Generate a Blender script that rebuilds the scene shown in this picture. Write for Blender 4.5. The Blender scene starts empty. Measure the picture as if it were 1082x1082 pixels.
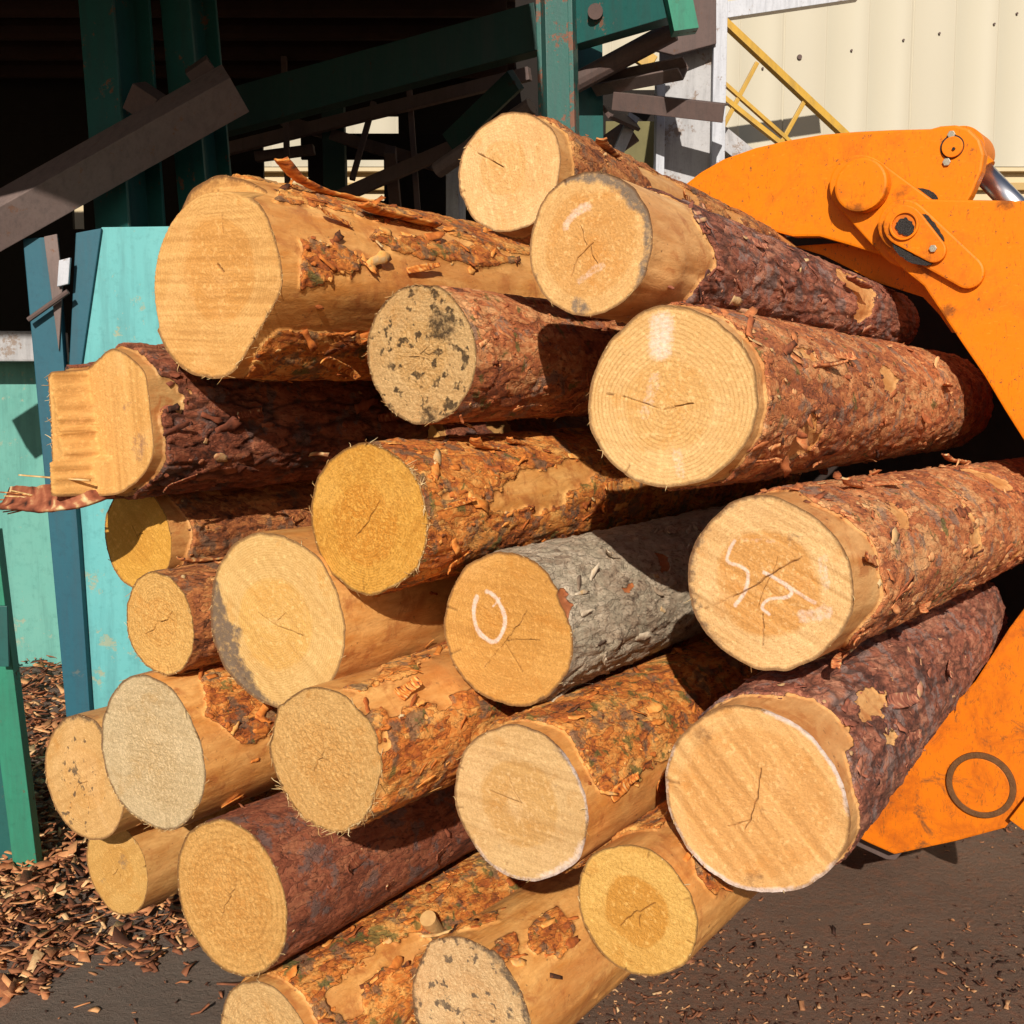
import bpy, bmesh, math, random
import numpy as np
from mathutils import Vector, Matrix
random.seed(11)
RNG = np.random.default_rng(5)
S = bpy.context.scene
COL = S.collection
R_ = math.radians

# ------------------------------------------------------------------ camera frame
FPX, CX, CY = 1250.0, 541.0, 541.0
CAM_H = 1.62
PITCH = math.atan((541.0 - 400.0) / FPX)
FW = np.array([0, math.cos(PITCH), -math.sin(PITCH)])
UP = np.array([0, math.sin(PITCH), math.cos(PITCH)])
RT = np.array([1.0, 0, 0])
CAM = np.array([0, 0, CAM_H])

def ray(u, v):
    return RT * ((u - CX) / FPX) + FW - UP * ((v - CY) / FPX)

def at(u, v, Y):                       # point of the place seen at a pixel, Y metres ahead
    r = ray(u, v)
    return CAM + r * (Y / r[1])

def ground(u, v, z=0.0):
    r = ray(u, v)
    return CAM + r * ((z - CAM_H) / r[2])

def vp_dir(u, v):
    r = ray(u, v)
    return r / np.linalg.norm(r)

D = vp_dir(1380, 400)                  # direction the logs run in (level)
D[2] = 0; D /= np.linalg.norm(D)
E1 = np.array([D[1], -D[0], 0.0])      # to the right, square to the logs
E2 = np.array([0, 0, -1.0])            # down

def on_plane(u, v, s):                 # point of the plane square to the logs, s metres along them
    r = ray(u, v)
    return CAM + r * (s / (r @ D))

# ------------------------------------------------------------------ numpy noise
def _h(ix, iy, iz, seed):
    h = (ix.astype(np.uint32) * np.uint32(374761393) + iy.astype(np.uint32) * np.uint32(668265263)
         + iz.astype(np.uint32) * np.uint32(2147483647) + np.uint32((int(seed * 10) * 974711 + 12345) & 0xffffffff))
    h = (h ^ (h >> np.uint32(13))) * np.uint32(1274126177)
    h = (h ^ (h >> np.uint32(16))) * np.uint32(2246822519)
    return h ^ (h >> np.uint32(15))

_G = RNG.normal(size=(256, 3)).astype(np.float32)
_G /= np.linalg.norm(_G, axis=1)[:, None]

def perlin(P, seed=0):
    P = P.astype(np.float32)
    I = np.floor(P); F = P - I; I = I.astype(np.int64)
    W = F * F * F * (F * (F * 6 - 15) + 10)
    out = np.zeros(len(P), np.float32)
    for dx in (0, 1):
        wx = W[:, 0] if dx else 1 - W[:, 0]
        for dy in (0, 1):
            wy = W[:, 1] if dy else 1 - W[:, 1]
            for dz in (0, 1):
                wz = W[:, 2] if dz else 1 - W[:, 2]
                g = _G[_h(I[:, 0] + dx, I[:, 1] + dy, I[:, 2] + dz, seed) & np.uint32(255)]
                out += wx * wy * wz * (g[:, 0] * (F[:, 0] - dx) + g[:, 1] * (F[:, 1] - dy) + g[:, 2] * (F[:, 2] - dz))
    return out * 1.5

def fbm(P, seed=0, octv=3, gain=.5):
    s = 0; a = 1.0; n = 0
    for o in range(octv):
        s = s + a * perlin(P * (2.03 ** o), seed + o * 17); n += a; a *= gain
    return s / n * 1.35

def sstep(a, b, x):
    t = np.clip((x - a) / (b - a), 0, 1)
    return t * t * (3 - 2 * t)

# ------------------------------------------------------------------ objects
def link(name, me, mat=None, parent=None, smooth=True):
    o = bpy.data.objects.new(name, me); COL.objects.link(o)
    if mat is not None: me.materials.append(mat)
    if smooth: me.polygons.foreach_set('use_smooth', [True] * len(me.polygons))
    if parent is not None: o.parent = parent
    return o

def mesh_np(name, V, Q, attrs=None):
    me = bpy.data.meshes.new(name)
    V = np.asarray(V, np.float32)
    if isinstance(Q, np.ndarray):
        k = Q.shape[1]; n = len(Q)
        me.vertices.add(len(V)); me.vertices.foreach_set('co', V.ravel())
        me.loops.add(n * k); me.loops.foreach_set('vertex_index', Q.astype(np.int32).ravel())
        me.polygons.add(n); me.polygons.foreach_set('loop_start', np.arange(0, n * k, k, dtype=np.int32))
        me.update(calc_edges=True)
    else:
        me.from_pydata([tuple(map(float, v)) for v in V], [], Q); me.update()
    for k, a in (attrs or {}).items():
        at_ = me.attributes.new(k, 'FLOAT', 'POINT'); at_.data.foreach_set('value', np.asarray(a, np.float32))
    return me

def tag(o, label=None, cat=None, group=None, kind=None):
    if label: o['label'] = label
    if cat: o['category'] = cat
    if group: o['group'] = group
    if kind: o['kind'] = kind
    return o

def thing(name, loc, label, cat, group=None):
    o = bpy.data.objects.new(name, None); COL.objects.link(o)
    o.location = [float(c) for c in loc]; o.empty_display_size = .1
    o.matrix_world = Matrix.Translation(o.location)
    return tag(o, label, cat, group)

def part(name, bm, mat, root=None, bevel=0, smooth=False, M=None):
    """bm in world (or, with M, local) coordinates -> a mesh object under root"""
    bmesh.ops.recalc_face_normals(bm, faces=bm.faces)
    if bevel:
        es = [e for e in bm.edges if len(e.link_faces) == 2 and e.calc_face_angle(0) > .5]
        try: bmesh.ops.bevel(bm, geom=es, offset=bevel, segments=2, profile=.6, affect='EDGES', clamp_overlap=True)
        except Exception: pass
    me = bpy.data.meshes.new(name)
    if root is not None:
        bmesh.ops.translate(bm, verts=bm.verts, vec=-root.location)
    bm.to_mesh(me); bm.free(); me.update()
    o = link(name, me, mat, root, smooth)
    if smooth is None: pass
    return o

def box_pts(bm, c, ax, ay, az):
    c = np.asarray(c, float)
    vs = [bm.verts.new(c + sx * ax + sy * ay + sz * az) for sx in (-1, 1) for sy in (-1, 1) for sz in (-1, 1)]
    for f in ((0, 1, 3, 2), (4, 6, 7, 5), (0, 4, 5, 1), (2, 3, 7, 6), (0, 2, 6, 4), (1, 5, 7, 3)):
        bm.faces.new([vs[i] for i in f])

def abox(bm, x0, x1, y0, y1, z0, z1):
    box_pts(bm, ((x0 + x1) / 2, (y0 + y1) / 2, (z0 + z1) / 2), np.array([(x1 - x0) / 2, 0, 0]), np.array([0, (y1 - y0) / 2, 0]), np.array([0, 0, (z1 - z0) / 2]))

def unit(a): a = np.asarray(a, float); return a / np.linalg.norm(a)

def profile_beam(bm, p0, p1, prof, ref=(0, -1, 0)):
    """prof: closed 2-D outline (a across, b towards ref) swept from p0 to p1"""
    p0 = np.asarray(p0, float); p1 = np.asarray(p1, float)
    t = unit(p1 - p0); b = np.asarray(ref, float); b = unit(b - t * (b @ t)); a = np.cross(t, b)
    n = len(prof)
    A = [bm.verts.new(p0 + a * x + b * y) for x, y in prof]
    B = [bm.verts.new(p1 + a * x + b * y) for x, y in prof]
    for i in range(n):
        bm.faces.new([A[i], A[(i + 1) % n], B[(i + 1) % n], B[i]])
    fa = bm.faces.new(A[::-1]); fb = bm.faces.new(B)
    bmesh.ops.triangulate(bm, faces=[fa, fb])

def P_box(w, h): return [(-w/2, -h/2), (w/2, -h/2), (w/2, h/2), (-w/2, h/2)]
def P_chan(w, h, t):   # open to the back, web toward ref
    return [(-w/2, -h/2), (-w/2 + t, -h/2), (-w/2 + t, h/2 - t), (w/2 - t, h/2 - t), (w/2 - t, -h/2), (w/2, -h/2), (w/2, h/2), (-w/2, h/2)]
def P_chan_f(w, h, t): # open to the front
    return [(x, -y) for x, y in P_chan(w, h, t)][::-1]
def P_I(w, h, t):      # flanges across, web along ref
    return [(-w/2, -h/2), (w/2, -h/2), (w/2, -h/2 + t), (t/2, -h/2 + t), (t/2, h/2 - t), (w/2, h/2 - t), (w/2, h/2), (-w/2, h/2), (-w/2, h/2 - t), (-t/2, h/2 - t), (-t/2, -h/2 + t), (-w/2, -h/2 + t)]
def P_ang(w, t):       # angle with its ridge towards ref
    c = math.sqrt(.5)
    pts = [(0, 0), (w, 0), (w, -t), (t, -t), (t, -w), (0, -w)]   # corner at origin
    out = []
    for x, y in pts:   # rotate so the corner points at +b
        X, Yy = (x + y) * c, (-x + y) * c
        out.append((X, Yy))
    return out
def P_round(r, n=12): return [(r * math.cos(2*math.pi*i/n), r * math.sin(2*math.pi*i/n)) for i in range(n)]

def catmull(pts, k=6, closed=True):
    P = [np.asarray(p, float) for p in pts]; n = len(P); out = []
    for i in range(n if closed else n - 1):
        p0, p1, p2, p3 = P[(i-1) % n], P[i], P[(i+1) % n], P[(i+2) % n]
        if not closed:
            p0 = P[max(i-1, 0)]; p3 = P[min(i+2, n-1)]
        for j in range(k):
            t = j / k
            out.append(.5*((2*p1)+(-p0+p2)*t+(2*p0-5*p1+4*p2-p3)*t*t+(-p0+3*p1-3*p2+p3)*t**3))
    if not closed: out.append(P[-1])
    return out

# ------------------------------------------------------------------ materials
class NT:
    def __init__(s, name):
        s.m = bpy.data.materials.new(name); s.m.use_nodes = True
        s.t = s.m.node_tree; s.n = s.t.nodes; s.b = s.n['Principled BSDF']
        s.b.inputs['Specular IOR Level'].default_value = .3
    def L(s, a, b): s.t.links.new(a, b)
    def new(s, t, **k):
        x = s.n.new(t)
        for a, v in k.items(): setattr(x, a, v)
        return x
    def put(s, sock, v):
        if hasattr(v, 'is_linked'): s.L(v, sock)
        else: sock.default_value = v
    def math(s, op, a, b=0.0, c=0.0, clamp=False):
        x = s.new('ShaderNodeMath', operation=op); x.use_clamp = clamp
        for i, v in enumerate((a, b, c)): s.put(x.inputs[i], v)
        return x.outputs[0]
    def mr(s, v, a, b, c=0.0, d=1.0, smooth=False):
        x = s.new('ShaderNodeMapRange'); x.interpolation_type = 'SMOOTHSTEP' if smooth else 'LINEAR'
        for i, q in enumerate((v, a, b, c, d)): s.put(x.inputs[i], q)
        return x.outputs[0]
    def mix(s, f, a, b, mode='MIX'):
        x = s.new('ShaderNodeMix', data_type='RGBA', blend_type=mode)
        def c4(v): return v if hasattr(v, 'is_linked') else (*v, 1)
        s.put(x.inputs[0], f); s.put(x.inputs[6], c4(a)); s.put(x.inputs[7], c4(b))
        return x.outputs[2]
    def attr(s, n): return s.new('ShaderNodeAttribute', attribute_name=n).outputs['Fac']
    def ramp(s, f, stops):
        x = s.new('ShaderNodeValToRGB'); e = x.color_ramp.elements
        while len(e) < len(stops): e.new(.5)
        for el, (p, c) in zip(e, stops): el.position = p; el.color = (*c, 1)
        s.put(x.inputs[0], f); return x.outputs[0]
    def coords(s, rnd=True, scale=(1, 1, 1)):
        tc = s.new('ShaderNodeTexCoord').outputs['Object']
        mp = s.new('ShaderNodeMapping'); s.L(tc, mp.inputs[0]); mp.inputs['Scale'].default_value = scale
        if rnd:
            oi = s.new('ShaderNodeObjectInfo').outputs['Random']
            k = s.math('MULTIPLY', oi, 53.0); cb = s.new('ShaderNodeCombineXYZ')
            for i in range(3): s.L(k, cb.inputs[i])
            s.L(cb.outputs[0], mp.inputs['Location'])
        return mp.outputs[0]
    def noise(s, co, scale, detail=4.0, rough=.55, dist=0.0):
        x = s.new('ShaderNodeTexNoise'); s.L(co, x.inputs['Vector'])
        x.inputs['Scale'].default_value = scale; x.inputs['Detail'].default_value = detail
        x.inputs['Roughness'].default_value = rough; x.inputs['Distortion'].default_value = dist
        return x.outputs['Fac']
    def voro(s, co, scale, feature='F1'):
        x = s.new('ShaderNodeTexVoronoi', feature=feature); s.L(co, x.inputs['Vector']); x.inputs['Scale'].default_value = scale
        return x
    def bump(s, h, strength=.5, dist=.003, nrm=None):
        x = s.new('ShaderNodeBump'); x.inputs['Strength'].default_value = strength; x.inputs['Distance'].default_value = dist
        s.L(h, x.inputs['Height'])
        if nrm is not None: s.L(nrm, x.inputs['Normal'])
        return x.outputs[0]
    def out(s, col, rough=.8, normal=None, metal=0.0, spec=None):
        s.put(s.b.inputs['Base Color'], col if hasattr(col, 'is_linked') else (*col, 1))
        s.put(s.b.inputs['Roughness'], rough); s.put(s.b.inputs['Metallic'], metal)
        if normal is not None: s.L(normal, s.b.inputs['Normal'])
        if spec is not None: s.b.inputs['Specular IOR Level'].default_value = spec
        return s.m

BARK = {
    'rust':   dict(c=[(.075, .030, .018), (.36, .098, .036), (.55, .180, .060), (.72, .36, .15)], grey=(.27, .19, .14), ga=.12, peel=((.56, .24, .07), (.82, .46, .18))),
    'purple': dict(c=[(.065, .028, .022), (.24, .075, .045), (.37, .125, .070), (.50, .22, .13)], grey=(.31, .225, .20), ga=.34, peel=((.60, .27, .085), (.84, .48, .19))),
    'orange': dict(c=[(.070, .028, .014), (.40, .100, .020), (.64, .205, .034), (.78, .38, .10)], grey=(.15, .115, .075), ga=.26, peel=((.60, .235, .050), (.84, .45, .145))),
    'grey':   dict(c=[(.105, .070, .050), (.30, .215, .145), (.43, .335, .235), (.55, .45, .33)], grey=(.43, .36, .255), ga=.70, peel=((.28, .08, .03), (.46, .17, .07))),
    'brown':  dict(c=[(.050, .020, .011), (.26, .078, .026), (.45, .155, .046), (.60, .28, .09)], grey=(.15, .105, .07), ga=.25, peel=((.50, .22, .06), (.72, .40, .14))),
    'dark':   dict(c=[(.034, .013, .008), (.17, .045, .020), (.27, .078, .036), (.36, .13, .06)], grey=(.14, .105, .095), ga=.25, peel=((.40, .19, .06), (.60, .35, .13))),
}

def bark_mat(kind, moss=0.0, tint=1.0):
    k = BARK[kind]; n = NT('bark_' + kind)
    co = n.coords(); cs = n.coords(scale=(1, 1, .28))
    a = n.attr('bark'); tone = n.attr('tone'); fiss = n.attr('fiss')
    ns = n.noise(co, 95, 3)
    mask = n.mr(n.math('ADD', a, n.math('MULTIPLY', n.math('SUBTRACT', ns, .5), .7)), .40, .58, smooth=True)
    # thin overlapping plates with sharp edges: a terraced noise and warped cells
    wv = n.new('ShaderNodeTexNoise'); n.L(n.coords(scale=(1, 1, .42)), wv.inputs['Vector']); wv.inputs['Scale'].default_value = 34; wv.inputs['Detail'].default_value = 3
    wm = n.new('ShaderNodeVectorMath', operation='MULTIPLY_ADD'); n.L(wv.outputs['Color'], wm.inputs[0]); wm.inputs[1].default_value = (.05, .05, .07); n.L(n.coords(scale=(1, 1, .42)), wm.inputs[2])
    pl = n.voro(wm.outputs[0], 36 * k.get('ps', 1)); pe = n.voro(wm.outputs[0], 36 * k.get('ps', 1), 'DISTANCE_TO_EDGE')
    sep = n.new('ShaderNodeSeparateColor'); n.L(pl.outputs['Color'], sep.inputs[0]); cell = sep.outputs[0]
    tn = n.noise(n.coords(scale=(1, 1, .42)), 30, 5, .62, .8)
    tq = n.math('MULTIPLY', tn, 13.0); tf = n.math('FRACT', tq); tl = n.math('FLOOR', tq)
    wn_ = n.new('ShaderNodeTexWhiteNoise', noise_dimensions='1D'); n.L(tl, wn_.inputs['W'])
    terr = n.math('ADD', tl, n.mr(tf, 0, .13, 0, 1, smooth=True))
    edge = n.math('MULTIPLY', n.mr(tf, 0, .10, 1, 0), n.mr(n.noise(co, 50, 2), .4, .6))
    f = n.math('ADD', n.math('MULTIPLY', tone, .40), n.math('MULTIPLY', n.noise(co, 60, 6, .7), .55))
    f = n.math('ADD', f, n.math('MULTIPLY', n.math('SUBTRACT', cell, .5), .30))
    f = n.math('ADD', f, n.math('MULTIPLY', n.math('SUBTRACT', wn_.outputs['Value'], .5), .26))
    f = n.math('ADD', f, n.math('MULTIPLY', n.math('SUBTRACT', n.noise(co, 9, 4, .6), .5), .55))
    f = n.math('ADD', f, n.math('MULTIPLY', n.math('SUBTRACT', n.noise(co, 3.2, 3, .6), .5), .5))
    f = n.math('ADD', f, .06)
    bc = n.ramp(f, [(.18, k['c'][0]), (.40, k['c'][1]), (.60, k['c'][2]), (.86, k['c'][3])])
    g = n.noise(co, 17, 5, .65)
    bc = n.mix(n.mr(g, .57 - .13 * k['ga'], .63 - .12 * k['ga'], 0, .70), bc, n.mix(n.noise(co, 130, 3), tuple(x * .45 for x in k['grey']), tuple(x * 1.35 for x in k['grey'])))
    if moss:
        g2 = n.noise(co, 21, 4, .6, .4)
        gm = n.mr(g2, .66 - .11 * moss, .70 - .10 * moss, 0, .75)
        bc = n.mix(gm, bc, n.mix(n.noise(co, 60, 2), (.05, .075, .012), (.17, .17, .05)))
    bc = n.mix(n.mr(fiss, .0, 1, 0, .7), bc, tuple(x * .55 for x in k['c'][0]))
    bc = n.mix(n.math('MULTIPLY', edge, .6), bc, tuple(x * .6 for x in k['c'][0]))
    bc = n.mix(n.mr(pe.outputs['Distance'], 0, .04, .22, 0), bc, tuple(x * .7 for x in k['c'][0]))
    # peeled inner wood: long streaks, reddish inner-bark residue
    st = n.noise(cs, 26, 6, .62, .3); fn = n.noise(cs, 150, 3)
    pc = n.mix(n.mr(st, .32, .66), k['peel'][0], k['peel'][1])
    pc = n.mix(n.mr(fn, .35, .75, 0, .35), pc, tuple(x * .62 for x in k['peel'][0]))
    rs = n.noise(co, 14, 6, .68, .5)
    pc = n.mix(n.mr(rs, .52, .64, 0, .72), pc, (.40, .125, .032))
    pc = n.mix(n.mr(n.noise(n.coords(scale=(1, 1, .5)), 5, 5, .65, .6), .46, .68, 0, .6), pc, (.50, .185, .05))
    sp = n.noise(co, 70, 3, .6)
    pc = n.mix(n.mr(sp, .66, .74, 0, .7), pc, (.12, .055, .025))
    col = n.mix(mask, pc, bc)
    hb = n.math('ADD', n.math('MULTIPLY', n.noise(co, 110, 5, .7), .55), n.math('MULTIPLY', terr, .26))
    hb = n.math('ADD', hb, n.math('MULTIPLY', cell, .30)); hb = n.math('ADD', hb, n.mr(pe.outputs['Distance'], 0, .06, -.25, 0))
    h = n.math('MULTIPLY', hb, n.mr(mask, 0, 1, .16, 1))
    h = n.math('ADD', h, n.math('MULTIPLY', n.noise(cs, 120, 4, .6), .22))
    return n.out(col, n.mr(mask, 0, 1, .52, .80), n.bump(h, .95, .0050), spec=.35)

def flake_mat(kind):
    k = BARK[kind]; n = NT('flake_' + kind)
    co = n.coords(); t = n.attr('tone')
    f = n.math('ADD', t, n.math('MULTIPLY', n.math('SUBTRACT', n.noise(co, 70, 4), .5), .6))
    col = n.ramp(f, [(.10, k['c'][0]), (.32, k['c'][1]), (.55, k['c'][2]), (.72, k['c'][3]), (.84, (.52, .33, .15)), (.97, (.66, .50, .28))])
    return n.out(col, .8, n.bump(n.noise(co, 160, 4), .5, .002))

def face_mat(p):
    n = NT('cut_wood'); co = n.coords()
    rr = n.attr('rr'); rim = n.attr('rim')
    ds = n.noise(co, 14, 3)
    r2 = n.math('ADD', rr, n.math('MULTIPLY', n.math('SUBTRACT', ds, .5), .012))
    hm = n.mr(r2, p['hr'] * .92, p['hr'] * 1.06, 1, 0, smooth=True)
    base = n.mix(hm, p['sap'], p['heart'])
    # rings
    ph = n.math('MULTIPLY', n.math('ADD', rr, n.math('MULTIPLY', n.noise(co, 9, 3), .006)), 2 * math.pi / p['rw'])
    sn = n.math('SINE', ph); rg = n.mr(sn, -.1, 1.0, 0, 1)
    base = n.mix(n.math('MULTIPLY', rg, n.mr(n.noise(co, 7, 2), .3, .7, p['rs'] * .4, p['rs'])), base, tuple(x * y for x, y in zip(p['sap'], (.50, .38, .25))))
    # big cloudy tone changes, sawdust speckle
    cl = n.noise(co, 8, 5, .6)
    base = n.mix(n.mr(cl, .38, .66, 0, .45), base, tuple(x * y for x, y in zip(p['sap'], (.80, .66, .48))))
    rsn = n.noise(co, 11, 5, .65, .6)
    base = n.mix(n.mr(rsn, .56, .70, 0, .55), base, tuple(x * y for x, y in zip(p['heart'], (.92, .72, .45))))
    base = n.mix(n.mr(n.noise(co, 6, 4, .6, .8), .55, .72, 0, .5), base, tuple(min(.9, x * 1.12 + .05) for x in p['sap']))
    sp = n.noise(co, 260, 3, .7); sp2 = n.noise(co, 90, 4, .7)
    base = n.mix(n.mr(sp, .34, .56, .42, 0), base, tuple(x * .62 for x in p['heart']))
    base = n.mix(n.mr(sp2, .54, .66, 0, .50), base, tuple(min(1, x * 1.28 + .03) for x in p['sap']))
    sk = n.attr('streak')
    base = n.mix(n.mr(sk, 0, 1, 0, p.get('ss', .6)), base, tuple(x * y for x, y in zip(p['sap'], (.48, .36, .24))))
    base = n.mix(n.mr(sk, 0, -1, 0, p.get('ss', .6) * .6), base, tuple(min(1, x * 1.2 + .03) for x in p['sap']))
    if p.get('coarse'):                                 # chaffy, torn saw cut: pale straw and dark pits
        cz = n.noise(co, 105, 4, .75, .6)
        base = n.mix(n.mr(cz, .50, .66, 0, .80), base, tuple(min(.9, x * 1.13 + .02) for x in p['sap'])); base = n.mix(n.mr(cz, .43, .31, 0, .50), base, tuple(x * .55 for x in p['heart']))
    stn = n.attr('stain'); dk = n.noise(co, 75, 4, .7)
    stm = n.mr(n.math('ADD', stn, n.math('MULTIPLY', n.math('SUBTRACT', dk, .5), 2.2)), .30, 1.0, 0, .86)
    base = n.mix(stm, base, n.mix(n.noise(co, 40, 3), tuple(x * .45 for x in p['stc']), p['stc']))
    base = n.mix(n.mr(n.math('ADD', rim, n.math('MULTIPLY', n.math('SUBTRACT', dk, .5), .05)), .955, .985, 0, .8), base, p.get('rimc', (.16, .075, .032)))
    ck = n.attr('chalk')
    ckm = n.mr(n.math('ADD', ck, n.math('MULTIPLY', n.math('SUBTRACT', n.noise(co, 120, 4, .7), .5), 1.5)), .30, 1.10, 0, .66)
    base = n.mix(ckm, base, p.get('ckc', (.88, .74, .68)))
    base = n.mix(n.math('MULTIPLY', n.attr('crack'), .72), base, (.10, .042, .016))
    h = n.math('ADD', n.math('MULTIPLY', n.noise(co, 320, 4, .8), 1.1), n.math('MULTIPLY', sp2, .55))
    h = n.math('ADD', h, n.math('MULTIPLY', sk, .25))
    return n.out(base, .85, n.bump(h, p.get('bs', .6), .0042 if p.get('coarse') else .0034), spec=.15)

def metal_paint(name, c1, c2, rust=.25, rough=.5, rustc=((.10, .045, .025), (.20, .10, .06)), scale=1.0, chips=None, spec=.4):
    n = NT(name); co = n.coords()
    base = n.mix(n.noise(co, 4 * scale, 6, .62), c1, c2)
    base = n.mix(n.mr(n.noise(co, 38 * scale, 5, .7), .52, .72, 0, .35), base, tuple(x * .55 for x in c1))
    base = n.mix(n.mr(n.noise(n.coords(scale=(1, 1, .10)), 16 * scale, 5, .7), .46, .70, 0, .62), base, tuple(x * .55 + .02 for x in c1))
    r1 = n.noise(co, 7 * scale, 8, .72); r2 = n.noise(co, 55 * scale, 5, .7)
    rm = n.mr(n.math('ADD', r1, n.math('MULTIPLY', n.math('SUBTRACT', r2, .5), .35)), .72 - .30 * rust, .76 - .28 * rust)
    rc = n.mix(n.noise(co, 30 * scale, 5, .7), *rustc)
    col = n.mix(rm, base, rc)
    h = n.math('ADD', n.math('MULTIPLY', n.noise(co, 60 * scale, 4, .6), .5), n.math('MULTIPLY', rm, -.5))
    return n.out(col, n.mr(rm, 0, 1, rough, .85), n.bump(h, .35, .003), spec=spec)

def orange_paint(spots=(), low=False):
    n = NT('orange_paint'); co = n.coords(False)
    base = n.mix(n.noise(co, 3, 5, .6), (.70, .172, .002), (.76, .205, .003))
    d = n.noise(co, 6, 8, .75, .3)
    base = n.mix(n.mr(d, .50, .72, 0, .65), base, (.40, .085, .006))
    scr = n.noise(n.coords(False, (30, 30, 6)), 6, 5, .7, 1.2)
    base = n.mix(n.mr(scr, .60, .635, 0, .6), base, (.16, .05, .012))
    sp = n.noise(co, 48, 5, .72)
    base = n.mix(n.mr(sp, .635, .66, 0, .75), base, (.07, .045, .03))
    for c, r in spots:                                  # grease and rubbed dirt round the joints
        vm = n.new('ShaderNodeVectorMath', operation='DISTANCE'); n.L(co, vm.inputs[0]); vm.inputs[1].default_value = tuple(float(x) for x in c)
        k = n.math('ADD', n.math('DIVIDE', vm.outputs['Value'], r), n.math('MULTIPLY', n.math('SUBTRACT', n.noise(co, 26, 6, .75), .5), 2.6))
        base = n.mix(n.mr(k, .15, .75, .75, 0), base, (.13, .038, .010))
    fine = n.noise(n.coords(False, (9, 9, 40)), 5, 5, .75, .8)
    base = n.mix(n.mr(fine, .60, .66, 0, .35), base, (.85, .33, .03))
    h = n.math('ADD', n.noise(co, 30, 4, .6), n.math('MULTIPLY', n.noise(co, 7, 2), 2))
    n.b.inputs['Coat Weight'].default_value = .04; n.b.inputs['Coat Roughness'].default_value = .25
    return n.out(base, n.mr(d, .4, .75, .45, .7), n.bump(h, .12, .004), spec=.22)

def dirty_orange():
    n = NT('scuffed_orange'); co = n.coords(False)
    base = n.mix(n.noise(co, 3, 5, .6), (.66, .145, .002), (.72, .185, .003))
    d = n.noise(co, 9, 9, .78, .5)
    base = n.mix(n.mr(d, .46, .64, 0, .8), base, (.40, .085, .006))
    d2 = n.noise(n.coords(False, (1, 1, 1)), 13, 7, .8, 1.0)
    base = n.mix(n.mr(d2, .545, .66, 0, .8), base, (.075, .045, .022))
    scr = n.noise(n.coords(False, (22, 22, 5)), 7, 4, .7, 1.5)
    base = n.mix(n.mr(scr, .60, .64, 0, .7), base, (.20, .07, .012))
    return n.out(base, .5, n.bump(n.noise(co, 30, 4, .6), .15, .003), spec=.35)

def plain(name, c, rough=.7, metal=0.0, var=.3, scale=20, bs=.3):
    n = NT(name); co = n.coords()
    col = n.mix(n.noise(co, scale, 6, .65), tuple(x * (1 - var) for x in c), tuple(min(1, x * (1 + var)) for x in c))
    return n.out(col, rough, n.bump(n.noise(co, scale * 4, 4, .6), bs, .003), metal)

M = {}
M['orange'] = orange_paint(); M['orange_low'] = dirty_orange()
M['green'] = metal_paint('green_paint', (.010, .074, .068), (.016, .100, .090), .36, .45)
M['green_shaded'] = metal_paint('shaded_green_paint', (.004, .030, .026), (.006, .042, .034), .3, .6, ((.03, .018, .012), (.06, .035, .022)))  # green paint darkened to hold the shade under the roof
M['green_worn'] = metal_paint('worn_green_paint', (.020, .17, .105), (.035, .24, .15), .38, .5, ((.07, .045, .025), (.14, .09, .05)))
M['green_rust'] = metal_paint('rusty_green_paint', (.008, .080, .068), (.013, .105, .085), .62, .5, ((.12, .05, .03), (.25, .12, .08)))
M['teal'] = metal_paint('teal_paint', (.080, .335, .35), (.150, .44, .44), .46, .6, ((.22, .30, .22), (.32, .36, .26)), .8)
M['teal_wall'] = metal_paint('faded_teal_wall', (.085, .31, .27), (.16, .37, .31), .45, .75, ((.30, .36, .26), (.20, .28, .22)), .7)
M['blue'] = metal_paint('shaded_blue_paint', (.008, .075, .115), (.012, .10, .14), .10, .6, ((.05, .10, .12), (.10, .12, .11)), .8)  # deep blue carries the shade of the bin wall corner in its colour
M['rust'] = metal_paint('rusty_steel', (.14, .095, .085), (.20, .145, .13), .35, .7, ((.13, .065, .045), (.22, .12, .08)), 2)
M['rust_dark'] = metal_paint('dark_rusty_steel', (.085, .052, .045), (.13, .085, .075), .3, .75, ((.09, .045, .03), (.15, .08, .05)), 2)
M['grey_steel'] = metal_paint('grey_painted_steel', (.30, .29, .30), (.46, .45, .46), .55, .6, ((.20, .14, .11), (.30, .25, .22)), 1.4)
M['pale_steel'] = metal_paint('pale_grey_paint', (.42, .43, .48), (.52, .53, .57), .3, .6, ((.22, .16, .13), (.30, .25, .22)), 2)
M['yellow'] = metal_paint('yellow_paint', (.42, .235, .022), (.52, .30, .035), .12, .5)
M['black'] = plain('shade_black_board', (.014, .010, .008), .9)  # near-black colour stands for the unlit inside of the shed
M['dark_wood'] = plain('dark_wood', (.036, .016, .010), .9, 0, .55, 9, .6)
M['grease'] = plain('black_grease', (.016, .013, .012), .45, 0, .6, 90, .8)
M['chrome'] = NT('chrome').out((.80, .78, .80), .32, None, 1.0)
M['bolt'] = plain('worn_steel', (.42, .38, .30), .45, .6, .4, 80)
M['trim'] = plain('cream_trim', (.55, .44, .27), .6, 0, .06, 3, .1)
M['ochre_trim'] = plain('ochre_trim', (.42, .28, .11), .6, 0, .1, 3, .1)
def _wall():
    n = NT('cream_cladding'); co = n.coords(False)
    c = n.mix(n.noise(co, .5, 4), (.42, .375, .285), (.455, .41, .315))
    c = n.mix(n.mr(n.noise(n.coords(False, (3, 3, .25)), 2.5, 5, .65), .5, .75, 0, .10), c, (.47, .38, .25))
    return n.out(c, .55, None, spec=.3)
M['wall'] = _wall()
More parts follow.
